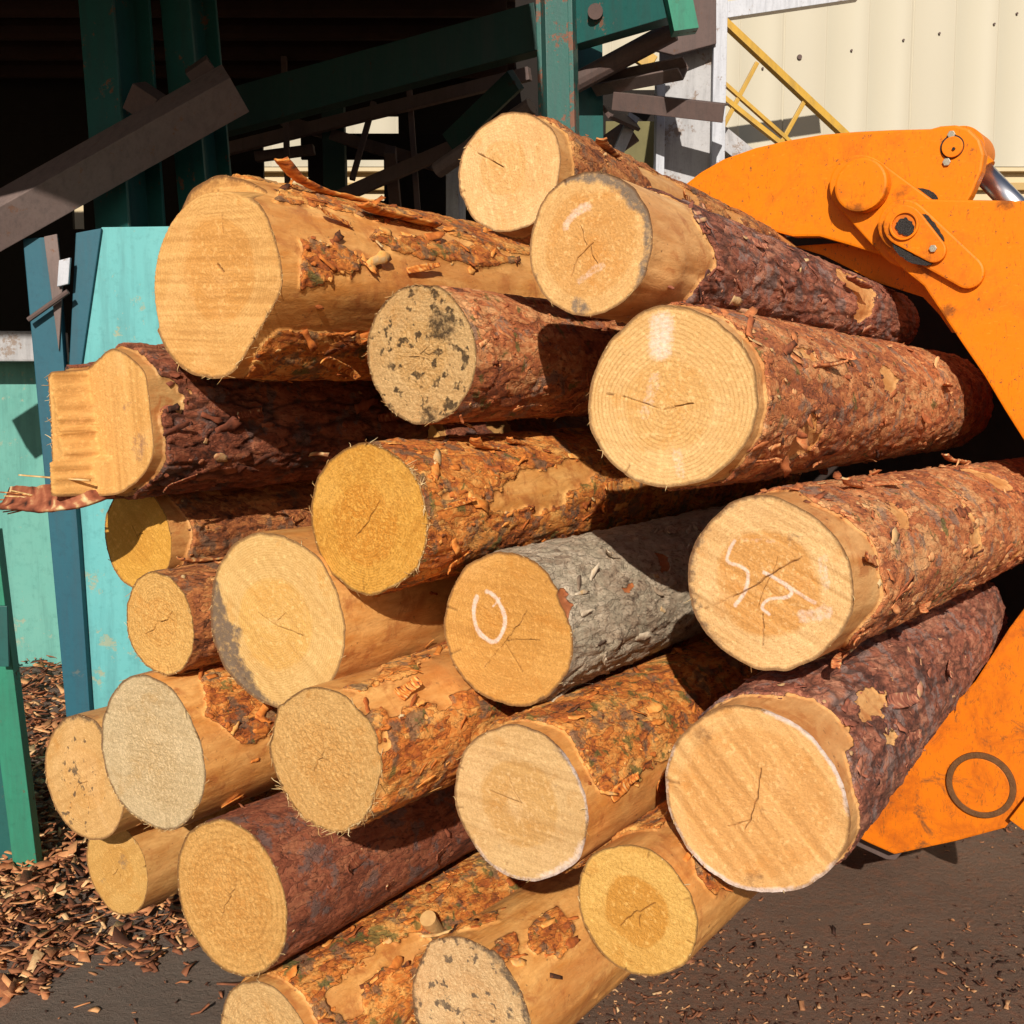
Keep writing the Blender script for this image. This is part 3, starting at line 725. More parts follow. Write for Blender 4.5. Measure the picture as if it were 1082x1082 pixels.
_sp = dict
SPECS = [
 _sp(id=1, c=(537,182), z=2.32, a=67, L=1.5, vp=(1300,470), bark='brown', cov=.62, endpeel=.03, sap=(0.806,0.491,0.222), heart=(0.721,0.406,0.154), hr=.45, rs=.25, rw=.006,
     label='highest log of the whole pile, pale round cut end beside the green post', cracks=[([(505,162),(520,170),(531,176)], .0022)], streak=[(75,.3,120)], rimstain=[(160,30,.06,.8)], pith_px=(531,176)),
 _sp(id=2, c=(622,258), z=2.15, a=80, L=1.85, vp=(1380,458), bark='purple', cov=.80, endpeel=.20, endk=1.1, rough=.2, sap=(0.742,0.434,0.171), heart=(0.657,0.340,0.112), hr=.72, rs=.22,
     rimstain=[(-60,55,.24,1.0),(0,40,.20,.9),(180,60,.08,.5)], stc=(.20,.165,.14), blot=[(612,325,.02,.8)], chalk=[([(598,240),(606,226),(622,218)],.012,.7),([(612,296),(636,280)],.012,.5)],
     patch=[(925,315,.10,.10,-1.6)], lump=[(905,325,.018,.07),(715,290,.012,.05)], streak=[(-40,.35,60)], label='top front log with grey stained rim around its cut end and reddish bark', nflake=170, taper=.16, flake=.8),
 _sp(id=3, c=(707,422), z=2.08, a=101, L=2.02, vp=(1350,430), bark='rust', cov=.80, endpeel=.035, sap=(0.784,0.481,0.201), heart=(0.721,0.406,0.145), hr=.5, rs=.62, rw=.0078, pith_px=(706,431),
     cracks=[([(700,433),(712,430),(732,426)],.0022),([(700,433),(670,422),(640,416)],.0012)], chalk=[([(699,342),(698,368)],.036,.85),([(692,400),(682,436)],.018,.45),([(716,480),(720,500)],.018,.45)], streak=[(12,.22,200)],
     patch=[(852,468,.10,.05,-2.2),(945,405,.06,.035,-1.8),(855,375,.05,.02,-1.3),(1003,420,.05,.02,-1.0)], nflake=190, fsize=1.15, label='large rust barked log with clear growth rings and a white smear', moss=.25, taper=.05),
 _sp(id=4, c=(809,617), z=2.08, a=98, L=2.1, vp=(1440,428), bark='rust', cov=.74, endpeel=.085, endk=1.3, sap=(0.784,0.491,0.222), heart=(0.657,0.311,0.090), hr=.60, rs=.25, rw=.005,
     streak=[(24,.75,75)], rimstain=[(200,40,.10,.9),(150,35,.12,.8),(-120,40,.07,.9)], blot=[(838,570,.018,.45),(735,640,.016,.7)], stc=(.20,.13,.09), cracks=[([(744,643),(762,636),(792,622),(812,608),(846,588)],.0022),([(806,650),(805,682)],.0024),([(822,590),(815,606),(800,640)],.001)],
     chalk=[([(776,572),(768,592),(790,604),(788,625),(776,640)],.0055,.9),([(808,606),(830,616),(836,628),(812,634),(806,642),(812,650)],.0055,1),([(832,620),(860,636)],.0055,.8),([(850,650),(872,646)],.022,.6),([(870,590),(872,620)],.014,.5),([(780,570),(820,572)],.006,.4)],
     patch=[(955,540,.05,.03,-1.5),(1050,500,.07,.06,-1.8),(1030,545,.03,.10,-1.2)], nflake=200, fsize=1.2, moss=.4, label='rust barked log with pale pink chalk scribbles on its streaked cut end'),
 _sp(id=5, c=(797,845), z=2.04, a=105, L=1.75, vp=(1292,378), bark='purple', cov=.86, endpeel=.06, rough=.2, flake=.75, sap=(0.763,0.434,0.171), heart=(0.700,0.354,0.120), hr=.8, rs=.12, rw=.006,
     streak=[(48,.85,45)], cracks=[([(793,866),(801,836),(803,812)],.0022),([(793,866),(770,874)],.0016),([(793,866),(786,876)],.0016)], rimchalk=[(-45,42,.05,1),(100,40,.05,.9),(45,20,.04,.6),(170,40,.03,.5)], blot=[(742,776,.022,.6),(795,930,.020,.55)], stc=(.30,.14,.06),
     patch=[(868,760,.09,.09,-2.0),(925,742,.10,.022,-2.2),(945,775,.05,.02,-2.0),(895,835,.03,.02,-1.7),(945,712,.02,.015,-1.6)], nflake=120, taper=.06, label='large lower right log with purple grey bark and a white edged cut end', clip=[]),
 _sp(id=6, c=(389,549), z=2.37, a=80, L=2.1, bark='orange', cov=.80, endpeel=0, sap=(.82,.405,.070), heart=(.74,.31,.045), hr=.55, rs=.5, rw=.006, fh=0.0018, bs=1.0, pith_px=(385,556),
     cracks=[([(400,530),(388,552),(375,568)],.0020)], patch=[(560,520,.16,.035,-2.4),(600,500,.12,.02,-1.2)], fuzz=150, fuzz_at=(-10,40), fuzzl=1.4, nflake=170, fsize=1.2, moss=.5, label='deep yellow ended log with ragged splintery rim and orange bark'),
 _sp(id=7, c=(535,665), z=2.40, a=82, L=2.1, bark='grey', cov=.95, endpeel=0, flake=.75, rel=1.2, sap=(0.657,0.340,0.090), heart=(0.604,0.298,0.073), hr=.6, rs=.30, bs=.7, thick=.006,
     cracks=[([(534,677),(548,660),(556,645)],.0018),([(534,677),(570,676)],.0014),([(534,680),(552,710)],.0014),([(534,677),(510,706)],.0014)], chalk=[([(504,630),(501,642),(501,654),(505,666),(512,674),(521,678),(528,672),(533,660),(532,648),(528,638),(521,629),(514,625)],.0085,1),([(520,640),(528,632)],.004,.7)],
     blot=[(575,740,.016,.9)], patch=[(600,640,.05,.05,-1.6),(668,622,.05,.02,-1.5),(700,590,.05,.05,-1.3)], lump=[(650,675,.012,.022)], nflake=60, label='log with grey scaly bark and a white chalk loop on its cut end'),
 _sp(id=8, c=(291,656), z=2.52, a=97, L=2.0, bark='orange', cov=.04, endpeel=.2, sap=(.70,.44,.17), heart=(.72,.41,.12), hr=.52, rs=.4, rw=.0055, pith_px=(290,660), tx=.06,
     rimstain=[(165,34,.42,1.0),(130,28,.30,1.0),(100,20,.12,.7)], stc=(.15,.115,.10), cracks=[([(275,648),(290,660),(318,672)],.0020),([(290,660),(300,648)],.001)], nflake=25, fuzz=30, label='smooth barkless log whose cut end is stained grey along its left edge'),
 _sp(id=9, c=(342,800), z=2.29, a=80, L=2.1, bark='orange', cov=.46, endpeel=0, sap=(.82,.465,.165), heart=(.78,.41,.13), hr=.5, rs=.3, rw=.005, fh=0.0025, bs=1.1, fuzz=170, fuzz_at=(70,45), fuzzl=1.6,
     patch=[(420,730,.2,.05,-.8),(470,775,.2,.04,.9)], moss=.45, nflake=130, label='half peeled orange log with a rough straw yellow cut end, below the grey stained one'),
 _sp(id=10, c=(549,849), z=2.28, a=88, L=2.1, bark='orange', cov=.86, endpeel=.03, sap=(.66,.42,.19), heart=(.60,.34,.12), hr=.55, rs=.15, streak=[(4,.6,60)], rimstain=[(-40,60,.08,1),(30,50,.05,.8),(160,60,.05,.6)], stc=(.20,.15,.13), rimchalk=[(-25,30,.05,.7),(45,30,.09,.8),(100,40,.05,.6)],
     patch=[(660,870,.5,.07,-2.6)], moss=.8, nflake=160, flake=.8, label='mossy orange barked log with a grey crusted rim, below the chalk loop log'),
 _sp(id=11, c=(672,962), z=2.15, a=75, L=1.9, bark='orange', cov=.42, endpeel=.05, sap=(.76,.44,.12), heart=(.62,.28,.05), hr=.52, rs=.12, bs=.8, tx=.0, patch=[(725,930,.10,.05,.9)], nflake=80,
     label='small log with a dark orange heart circle, tucked beneath the white edged log'),
 _sp(id=12, c=(497,1068), z=2.62, a=82, L=2.0, bark='orange', cov=.30, endpeel=.0, sap=(.82,.535,.27), heart=(.78,.47,.22), hr=.5, rs=.3, spots=.35, rimstain=[(-45,60,.16,.9),(20,50,.15,.9),(180,40,.12,.7)], stc=(.16,.12,.09), fh=0.0021, bs=1.1,
     patch=[(590,985,.06,.04,1.6),(520,1010,.05,.03,.8),(640,960,.1,.05,1.2)], moss=.3, nflake=60, fuzz=70, label='mostly peeled tan log cropped by the bottom edge, with dark speckled cut end'),
 _sp(id=13, c=(283,1108), z=2.55, a=76, L=2.1, bark='orange', cov=.82, endpeel=.02, sap=(.82,.50,.21), heart=(.78,.44,.17), hr=.5, fh=0.0023, bs=1.1, patch=[(430,1000,.10,.03,-1.6),(370,1065,.05,.05,-1.3)], moss=.75, nflake=170, flake=.8, label='bottom log with mossy orange bark and a stubby broken branch'),
 _sp(id=14, c=(243,947), z=2.56, a=84, L=2.1, bark='dark', cov=1.0, endpeel=.0, rel=.6, sap=(.82,.44,.135), heart=(.78,.385,.105), hr=.75, rs=.4, rw=.016, blot=[(205,1010,.02,.9),(240,870,.0,.0)], stc=(.10,.06,.035), fh=0.0025, bs=1.1, nflake=25, fuzz=60,
     label='dark red barked log with a thick pale rim ring on its yellow cut end'),
 _sp(id=15, c=(160,795), z=2.67, a=86, L=2.1, bark='orange', cov=.34, endpeel=.05, sap=(.74,.55,.31), heart=(.72,.52,.28), hr=.5, rs=.2, fh=0.0025, bs=1.1, cracks=[([(134,748),(135,752)],.005)], patch=[(235,745,.12,.05,1.8),(280,760,.10,.04,1.2)], fuzz=120, fuzz_at=(95,40), fuzzl=1.5, moss=.35, nflake=110, fsize=1.3,
     label='log with a dull greyish sawn end, left side of the pile, overlapping another log'),
 _sp(id=16, c=(90,822), z=2.93, a=71, L=2.1, bark='brown', cov=.25, endpeel=.08, sap=(0.636,0.377,0.145), heart=(0.615,0.335,0.112), hr=.5, rs=.25, rimstain=[(-50,45,.20,1),(-110,30,.12,.9)], stc=(.13,.09,.06), spots=.12, nflake=30, label='leftmost round ended log, partly hidden behind the dull grey ended one'),
 _sp(id=17, c=(124,918), z=3.05, a=53, L=1.9, bark='brown', cov=.3, endpeel=.06, sap=(0.594,0.340,0.102), heart=(0.572,0.311,0.086), hr=.5, rs=.2, blot=[(130,912,.02,.6),(108,930,.018,.35)], stc=(.16,.12,.11), nflake=30, label='small lowest left log just above the bark chips'),
 _sp(id=18, c=(169,658), z=2.65, a=54, L=2.0, bark='brown', cov=.75, endpeel=.0, sap=(.82,.46,.14), heart=(.78,.40,.11), hr=.5, rs=.5, rw=.006, fh=0.0018, bs=1., nflake=150, fsize=1.6, fuzz=50, label='small yellow ended log with shaggy peeling bark by the teal wall'),
 _sp(id=19, c=(145,568), z=2.83, a=57, L=1.8, bark='brown', cov=.8, endpeel=.03, sap=(0.657,0.340,0.060), heart=(0.615,0.303,0.051), hr=.5, rs=.2, nflake=60, label='log half shaded underneath the split log'),
 _sp(id=20, c=(110,446), z=2.58, a=84, L=2.0, bark='dark', cov=.86, endpeel=.02, rough=.9, thick=.012, clip=[(180,.60),(-118,.84),(-8,.88)], zfun=z_split, sap=(0.721,0.396,0.128), heart=(0.700,0.377,0.120), hr=2, rs=.1, cracks=[], streak=[(86,.55,70)], blot=[(142,470,.035,.5),(128,430,.02,.4)], stc=(.28,.14,.12), nflake=90, fsize=1.4, fuzz=40, fuzz_at=(175,40), fuzzl=1.4,
     patch=[(180,420,.06,.03,-2.5)], label='split log with a torn stepped end and dark shaggy bark'),
 _sp(id=21, c=(225,295), z=2.45, a=106, L=2.2, bark='orange', cov=.46, pz=1.1, endpeel=.03, clip=[(42,.86),(-20,.99)], bulge=[(-130,.24,40)], rimstain=[(-130,50,.17,.8)], stc=(.52,.235,.07), zfun=z_block, sap=(0.721,0.396,0.133), heart=(0.657,0.316,0.086), hr=.52, rs=.30, rw=.007, pith_px=(233,284),
     streak=[(2,.75,85)], cracks=[([(230,280),(236,288)],.006),([(234,225),(235,245)],.002)], patch=[(420,225,.5,.035,1.1),(400,330,.2,.05,-2.0),(330,270,.25,.03,.9),(470,265,.3,.03,.8),(340,380,.3,.05,1.0)], nflake=190, fsize=1.5, fuzz=90, fuzz_at=(45,40), fuzzl=1.3, moss=.5,
     label='thickest log at the upper left with a stepped cut end and half peeled orange bark'),
 _sp(id=23, c=(444,375), z=2.43, a=73, L=1.9, bark='rust', cov=.80, endpeel=.0, sap=(.82,.505,.22), heart=(.78,.45,.17), hr=.5, rs=.1, spots=.62, blot=[(466,345,.045,.8),(455,440,.03,.7)], stc=(.045,.028,.022), fh=0.0034, bs=1.3, moss=.5, nflake=110, fuzz=90, flake=1.3,
     label='log with black mould spots all over its flaky cut end'),
 _sp(id=24, c=(432,482), z=3.35, a=50, L=1.3, bark='dark', cov=.8, endpeel=.02, sap=(0.615,0.340,0.102), hr=.5, nflake=30, fuzz=20, label='small dark log in the gap beneath the black spotted one'),
]
LOGS = {}
for i, sp_ in enumerate(SPECS):
    sp_['seed'] = sp_['id'] * 1.37 + 2
    LOGS[sp_['id']] = make_log(sp_)

# ------------------------------------------------------------------ sun, sky, camera
cam = bpy.data.cameras.new('camera'); co_ = bpy.data.objects.new('camera', cam); COL.objects.link(co_)
cam.sensor_width = 36; cam.lens = 36 * FPX / 1082; cam.clip_end = 500; cam.clip_start = .05
co_.location = CAM; co_.rotation_euler = (math.pi/2 - PITCH, 0, 0)
S.camera = co_
SUN_EL = R_(26.5); hx = unit([.07, 1.0, 0])
Ld = hx * math.cos(SUN_EL) + np.array([0, 0, -math.sin(SUN_EL)])
sl = bpy.data.lights.new('sun', 'SUN'); sl.energy = 5.0; sl.angle = R_(.5); sl.color = (1.0, .93, .82)
so = bpy.data.objects.new('sun', sl); COL.objects.link(so)
so.rotation_euler = Vector(Ld).to_track_quat('-Z', 'Y').to_euler(); so.location = (2, -6, 8)
w = bpy.data.worlds.new('World'); S.world = w; w.use_nodes = True
wn = w.node_tree.nodes; sk = wn.new('ShaderNodeTexSky'); sk.sky_type = 'NISHITA'; sk.sun_disc = False
sk.sun_elevation = SUN_EL; sk.sun_rotation = math.atan2(-Ld[0], -Ld[1])
w.node_tree.links.new(sk.outputs[0], wn['Background'].inputs[0]); wn['Background'].inputs[1].default_value = .055
S.view_settings.view_transform = 'Standard'; S.view_settings.look = 'None'; S.view_settings.exposure = 0.12
S.render.engine = 'CYCLES'

# ------------------------------------------------------------------ ground
def ground_mesh():
    xs = np.r_[-60, -25, np.arange(-7, 7.01, .06), 25, 60]; ys = np.r_[-40, -12, np.arange(.5, 9.01, .06), 14, 30, 60]
    X, Y = np.meshgrid(xs, ys); X = X.ravel(); Y = Y.ravel()
    near = (np.abs(X) < 7) & (Y > .5) & (Y < 9)
    Z = np.where(near, .010 * fbm(np.stack([X * 1.7, Y * 1.7, 0 * X], 1), 3, 4), 0)
    V = np.stack([X, Y, Z], 1); nx = len(xs); ny = len(ys)
    i = np.arange(nx * ny).reshape(ny, nx)
    Q = np.stack([i[:-1, :-1], i[:-1, 1:], i[1:, 1:], i[1:, :-1]], -1).reshape(-1, 4)
    return mesh_np('ground', V, Q)
g = link('ground', ground_mesh(), M['ground']); g['kind'] = 'structure'

def chips(name, n, place, size, label, seed, mat):
    rng = np.random.default_rng(seed); V, Q, T = [], [], []
    for k in range(n):
        x, y, z = place(rng)
        a = rng.uniform(0, 2*math.pi); b_ = rng.random()**2.2
        la = size[0] + (size[1] - size[0]) * b_; lb = la * rng.uniform(.16, .5)
        tilt = rng.normal(0, .28); roll = rng.normal(0, .35); curl = rng.normal(0, .25) * la; tone = rng.beta(1.6, 2.0)
        b0 = len(V); ca, sa = math.cos(a), math.sin(a); e = rng.uniform(.3, 1, 3)
        for iu in range(3):
            uu = iu / 2 - .5
            for iv in range(2):
                vv = (iv - .5) * e[iu]
                lx, ly = uu * la * rng.uniform(.9, 1.1), vv * lb * 1.4
                lz = lx * tilt + ly * roll + curl * (uu * uu * 4) * .5
                V.append((x + lx * ca - ly * sa, y + lx * sa + ly * ca, z + lz + .003)); T.append(tone)
        for iu in range(2): Q.append((b0 + 2*iu, b0 + 2*iu + 1, b0 + 2*iu + 3, b0 + 2*iu + 2))
    o = link(name, mesh_np(name, V, np.array(Q), {'tone': T}), mat, None, False)
    sm = o.modifiers.new('thick', 'SOLIDIFY'); sm.thickness = .003; sm.offset = 1
    tag(o, label, 'bark chips', None, 'stuff'); return o

def heap_place(rng):
    while True:
        u = rng.uniform(-260, 300); v = rng.uniform(655, 1075)
        p = ground(u, v)
        # the heap thins out along a ragged front edge
        front = 1045 - .22 * max(u, 0) + 14 * math.sin(u * .05) + 8 * math.sin(u * .17)
        if v > front and rng.random() > .03: continue
        # even cover over the ground, not over the picture
        if rng.random() > (700.0 / (v - 300))**2 * .55 * (1 if v < 960 else .9): continue
        edge = min(1, max(0, (front - v) / 90))
        return p[0], p[1], .004 + rng.random() * .055 * edge
chips('bark_chips', 12000, heap_place, (.018, .095), 'heap of red brown bark chips along the foot of the teal wall', 4, M['chip'])

def loose_place(rng):
    while True:
        p = (rng.uniform(-1.2, 4.2), rng.uniform(1.9, 6.5))
        if p[0] < -.35 and rng.random() > .12: continue
        if math.sin(p[0] * 3.1 + 1.3 * math.sin(p[1] * 2.3)) + math.sin(p[1] * 4.7) + rng.normal(0, .9) < .1: continue
        return p[0], p[1], .0 + rng.random() * .006
chips('scattered_chips', 24000, loose_place, (.003, .026), 'small bits of bark scattered over the dark packed dirt', 7, M['chip_dark'])

# ------------------------------------------------------------------ loader grapple
SP = 3.35
gz = SP / (ray(1000, 400) @ D)
grap = thing('loader_grapple', on_plane(1060, 880, SP) * np.array([1, 1, 0]), 'orange loader grapple clamping the right hand ends of the logs', 'log grapple')

_g0 = np.array(grap.location)
M['orange'] = orange_paint([(on_plane(u, v, SP) - _g0, r) for u, v, r in ((938,250,.075),(905,224,.06),(1006,158,.06),(978,278,.06),(950,206,.06),(735,208,.06),(900,140,.035),(1000,330,.04),(1062,214,.035),(1020,130,.04))])

def plate(name, px, s0, th_, mat, root=grap, smooth_k=0, bevel=.004):
    pts = catmull(px, smooth_k) if smooth_k else px
    bm = bmesh.new(); A = [bm.verts.new(on_plane(u, v, s0)) for u, v in pts]
    f = bm.faces.new(A)
    r = bmesh.ops.extrude_face_region(bm, geom=[f])
    vs = [e for e in r['geom'] if isinstance(e, bmesh.types.BMVert)]
    bmesh.ops.translate(bm, verts=vs, vec=D * th_)
    return part(name, bm, mat, root, bevel)

def hull_pts(c0, r0, c1, r1, n=14):
    c0 = np.array(c0, float); c1 = np.array(c1, float); v = c1 - c0; L = np.hypot(*v); a = math.atan2(v[1], v[0])
    b = math.acos(max(-1, min(1, (r0 - r1) / L)))
    out = []
    for i in range(n + 1):
        t = a + b + (2*math.pi - 2*b) * i / n; out.append(c0 + r0 * np.array([math.cos(t), math.sin(t)]))
    for i in range(n + 1):
        t = a - b + 2*b * i / n; out.append(c1 + r1 * np.array([math.cos(t), math.sin(t)]))
    return out

def disc(name, c, r, s0, th_, mat, root=grap, r_in=0, bevel=.002, n=40):
    C = on_plane(c[0], c[1], s0); rho = r * s0 / (ray(*c) @ D) / FPX * 1.02
    bm = bmesh.new(); ring = []
    prof = [(rho, th_), (rho, 0)] + ([(r_in * rho / r, 0), (r_in * rho / r, th_)] if r_in else [])
    for i in range(n):
        t = 2*math.pi*i/n; ring.append([bm.verts.new(C + (E1*math.cos(t) + E2*math.sin(t))*q + D*h_) for q, h_ in prof])
    for i in range(n):
        A, B = ring[i], ring[(i+1) % n]
        for k in range(len(prof) - (0 if r_in else 1)):
            k2 = (k + 1) % len(prof); bm.faces.new([A[k], B[k], B[k2], A[k2]])
    if not r_in:
        bm.faces.new([x[0] for x in ring]); bm.faces.new([x[1] for x in ring])
    return part(name, bm, mat, root, bevel)

arm_px = [(700,212),(719,200),(742,182),(766,168),(800,156),(835,148),(870,142),(905,139),(945,137),(985,136),(996,133),(1010,132),(1024,136),(1035,147),(1040,163),(1037,181),(1026,206),(1012,230),(990,262),(960,276),(925,268),(897,259),(866,250),(838,250),(815,244),(780,232),(740,216)]
plate('upper_arm', arm_px, SP + .07, .05, M['orange'], bevel=.007)
plate('upper_arm', [(u - 2, v) for u, v in arm_px], SP + .46, .05, M['orange'], bevel=.007)
# top web between the two arm plates
bm = bmesh.new(); top = arm_px[1:10]
A = [bm.verts.new(on_plane(u, v + 6, SP + .121)) for u, v in top]
B = [bm.verts.new(on_plane(u, v + 6, SP + .121) + D * .335) for u, v in top]
A2 = [bm.verts.new(v.co + Vector((0, 0, -.03))) for v in A]; B2 = [bm.verts.new(v.co + Vector((0, 0, -.03))) for v in B]
for i in range(len(A) - 1):
    bm.faces.new([A[i], A[i+1], B[i+1], B[i]]); bm.faces.new([A2[i], B2[i], B2[i+1], A2[i+1]])
    bm.faces.new([A[i], A2[i], A2[i+1], A[i+1]]); bm.faces.new([B[i], B[i+1], B2[i+1], B2[i]])
bm.faces.new([A[0], B[0], B2[0], A2[0]]); bm.faces.new([A[-1], A2[-1], B2[-1], B[-1]])
part('arm_web', bm, M['orange'], grap)
# inner plate of the jaw seen in the gap beneath the arm
plate('inner_plate', [(838,260),(880,257),(935,256),(962,272),(990,318),(1006,352),(992,332),(975,314),(950,306),(925,298),(900,285),(870,270)], SP + .16, .08, M['orange'], bevel=.004)
jaw = [(955,210),(1082,212),(1130,222),(1170,270),(1200,360),(1212,480),(1206,600),(1186,700),(1150,790),(1100,858),(1070,866),(1062,875),(1010,889),(945,903),(918,891),(890,877),(872,850),(880,800),(905,765),(945,752),(985,750),(1012,738),(1030,720),(1048,692),(1066,664),(1084,640),(1112,600),(1142,560),(1136,512),(1086,472),(1062,434),(1040,397),(1016,362),(998,335),(976,302),(955,285),(937,266),(929,245),(936,224)]
def split_jaw(px, s0, th_, nm):
    plate(nm, px, s0, th_, M['orange'], bevel=.006)
up_j = [p for p in jaw[:8]] + [(1160,640),(1142,560)] + jaw[28:]
lo_j = [(1142,560),(1160,640),(1186,700)] + jaw[8:27]
plate('jaw_plate', up_j, SP, .055, M['orange'], bevel=.006)
jl = plate('jaw_plate', lo_j, SP + .0, .055, M['orange_low'], bevel=.006); jl['label'] = 'scuffed lower jaw plate with a round cap'
plate('jaw_plate', up_j, SP + .62, .055, M['orange'], bevel=.006)
plate('jaw_plate', [(u, v) for u, v in lo_j], SP + .62, .055, M['orange_low'], bevel=.006)
# webs that join the front and back jaw plates on the outer side
bm = bmesh.new(); outr = [(1128,226),(1166,274),(1195,362),(1206,480),(1200,598),(1180,696),(1146,784),(1100,850)]
for (p, q) in zip(outr[:-1], outr[1:]):
    a0, b0 = on_plane(*p, SP + .056), on_plane(*q, SP + .056); n_ = unit(np.cross(b0 - a0, D)) * .012
    box_pts(bm, (a0 + b0) / 2 + D * .281, (b0 - a0) / 2, n_, D * .281)
part('jaw_web', bm, M['orange'], grap)
plate('stiffener', [(1066,866),(1088,838),(1130,800),(1150,830),(1110,892),(1090,884)], SP - .03, .029, M['orange'], bevel=.003)
plate('dark_backing', [(826,249),(870,238),(1000,240),(1300,240),(1300,860),(1090,840),(1040,760),(860,640),(760,560),(780,420)], SP + .95, .06, plain('shade_dark_steel', (.035, .022, .018), .8, 0, .5, 12), bevel=.004)  # added dark sheet, paints the shade in the gaps behind the logs
plate('wear_strip', [(884,872),(946,900),(953,901),(946,909),(936,908),(888,886)], SP + .057, .03, M['rust_dark'], bevel=.003)
# pivot lever with its big cap
plate('pivot_lever', hull_pts((909,196), 33, (962,244), 40), SP + .035, .034, M['orange'], bevel=.005)
disc('pivot_cap', (909,195), 27.5, SP - .012, .046, M['orange'], bevel=.007)
plate('link_plate', hull_pts((955,238), 28, (1022,287), 18), SP - .022, .021, M['orange'], bevel=.006)
plate('lock_plate', hull_pts((955,238), 22, (986,264), 13.5), SP - .040, .017, M['orange'], bevel=.004)
disc('pin_ring', (955,238), 15, SP - .049, .008, M['orange'], r_in=12.5, bevel=.0015)
disc('pin_hole', (955,238), 12.3, SP - .0415, .001, M['orange_low'], bevel=0)
disc('bolt', (985.5,262.5), 4, SP - .048, .008, M['bolt'], n=6, bevel=.001)
disc('lug_pin', (1006,155), 10.5, SP + .058, .0115, M['orange'], bevel=.0015)
disc('lug_pin_ring', (1006,155), 12, SP + .0665, .003, M['grease'], bevel=0)
disc('grease_nipple', (1007.5,157), 1.6, SP + .053, .005, M['grease'], n=12, bevel=0)
disc('bolt', (1005,142), 4.2, SP + .062, .0075, M['bolt'], n=6, bevel=.001)
disc('bolt', (1000,171), 4.2, SP + .062, .0075, M['bolt'], n=6, bevel=.001)
ring = disc('round_cap', (1036,830), 28.4, SP - .009, .0088, M['orange_low'], bevel=.002)
disc('weld_ring', (1036,830), 34.5, SP - .011, .0108, plain('grimy_weld', (.13, .055, .018), .7, 0, .6, 60, .8), r_in=28.5, bevel=.002)
def blob(name, pts, s0, th_, seed):
    k = catmull(pts, 5); rng = random.Random(seed)
    k = [(u + rng.uniform(-1, 1), v + rng.uniform(-1, 1)) for u, v in k]
    return plate(name, k, s0, th_, M['grease'], bevel=0)
blob('grease_smear', [(944,209),(952,203),(966,199),(982,201),(990,209),(985,214),(955,214)], SP + .064, .005, 1)
blob('grease_smear', [(975,227),(980,228),(990,240),(997,252),(994,255),(988,248),(980,237)], SP - .034, .011, 2)
blob('grease_smear', [(944,256),(955,264),(972,273),(984,277),(978,281),(960,276),(946,266)], SP - .034, .011, 3)
blob('grease_smear', [(950,233),(957,230),(964,236),(965,244),(958,249),(950,246),(946,240)], SP - .046, .004, 4)
# hydraulic ram: eye, sleeve and chromed rod
bm = bmesh.new(); c0 = on_plane(1014, 159, SP + .13); 
profile_beam(bm, c0, c0 + D * .13, P_round(.066, 72), (0, 0, 1)); part('ram_eye', bm, M['orange'], grap, smooth=False, bevel=.004)
p0 = on_plane(1022, 165, SP + .19); p1 = on_plane(1044, 188, SP + .19); p2 = on_plane(1100, 246, SP + .19)
bm = bmesh.new(); profile_beam(bm, p0, p0 + (p1 - p0) * .75, P_round(.040, 24), (0, 0, 1)); part('ram_neck', bm, M['orange'], grap)
bm = bmesh.new(); profile_beam(bm, p0 + (p1 - p0) * .5, p2, P_round(.031, 28), (0, 0, 1)); part('ram_rod', bm, M['chrome'], grap, smooth=True)

# ------------------------------------------------------------------ shed frame behind the logs
def post(name, top, bot, Y, prof, mat, label, cat='post', group=None, ref=(0, -1, 0), to_ground=True, lean=0):
    p0 = at(*top, Y); p1 = at(*bot, Y)
    if to_ground:
        t = (p1 - p0) / (p1[2] - p0[2]); p1 = p0 + t * (0 - p0[2])
    root = thing(name, p1, label, cat, group)
    bm = bmesh.new(); profile_beam(bm, p0, p1, prof, ref)
    return root, part('shaft', bm, mat, root, .003)
G_FR = 'steel members of the shed frame'
def bar(name, a, b, Ya, Yb, prof, mat, label, cat='beam', ref=(0, -1, 0), bevel=.003):
    p0 = at(*a, Ya); p1 = at(*b, Yb)
    bm = bmesh.new(); profile_beam(bm, p0, p1, prof, ref)
    c = (p0 + p1) / 2
    me_o = part(name, bm, mat, None, bevel)
    me_o.data.transform(Matrix.Translation(-Vector(c))); me_o.location = c
    return tag(me_o, label, cat, G_FR)

r1, _ = post('steel_post', (117, -60), (139, 245), 5.52, P_I(.20, .24, .016), M['green'], 'leftmost dark green steel post behind the diagonal bar', 'post', G_FR, unit([-.5, -1, 0]))
r2, _ = post('steel_post', (194, -60), (221, 245), 5.75, P_I(.16, .22, .015), M['green'], 'dark green steel post second from the left, at the upper end of the diagonal bar', 'post', G_FR, unit([-.4, -1, 0]))
r3, _ = post('steel_post', (587, -40), (591, 140), 5.7, P_chan_f(.17, .12, .022), M['green_rust'], 'green channel post with rusty edges right behind the topmost log', 'post', G_FR, unit([-.25, -1, 0]))
r4, _ = post('steel_post', (618, -20), (620, 150), 6.15, P_box(.135, .12), M['green'], 'narrow green post just right of the rusty channel post', 'post', G_FR, unit([.3, -1, 0]))
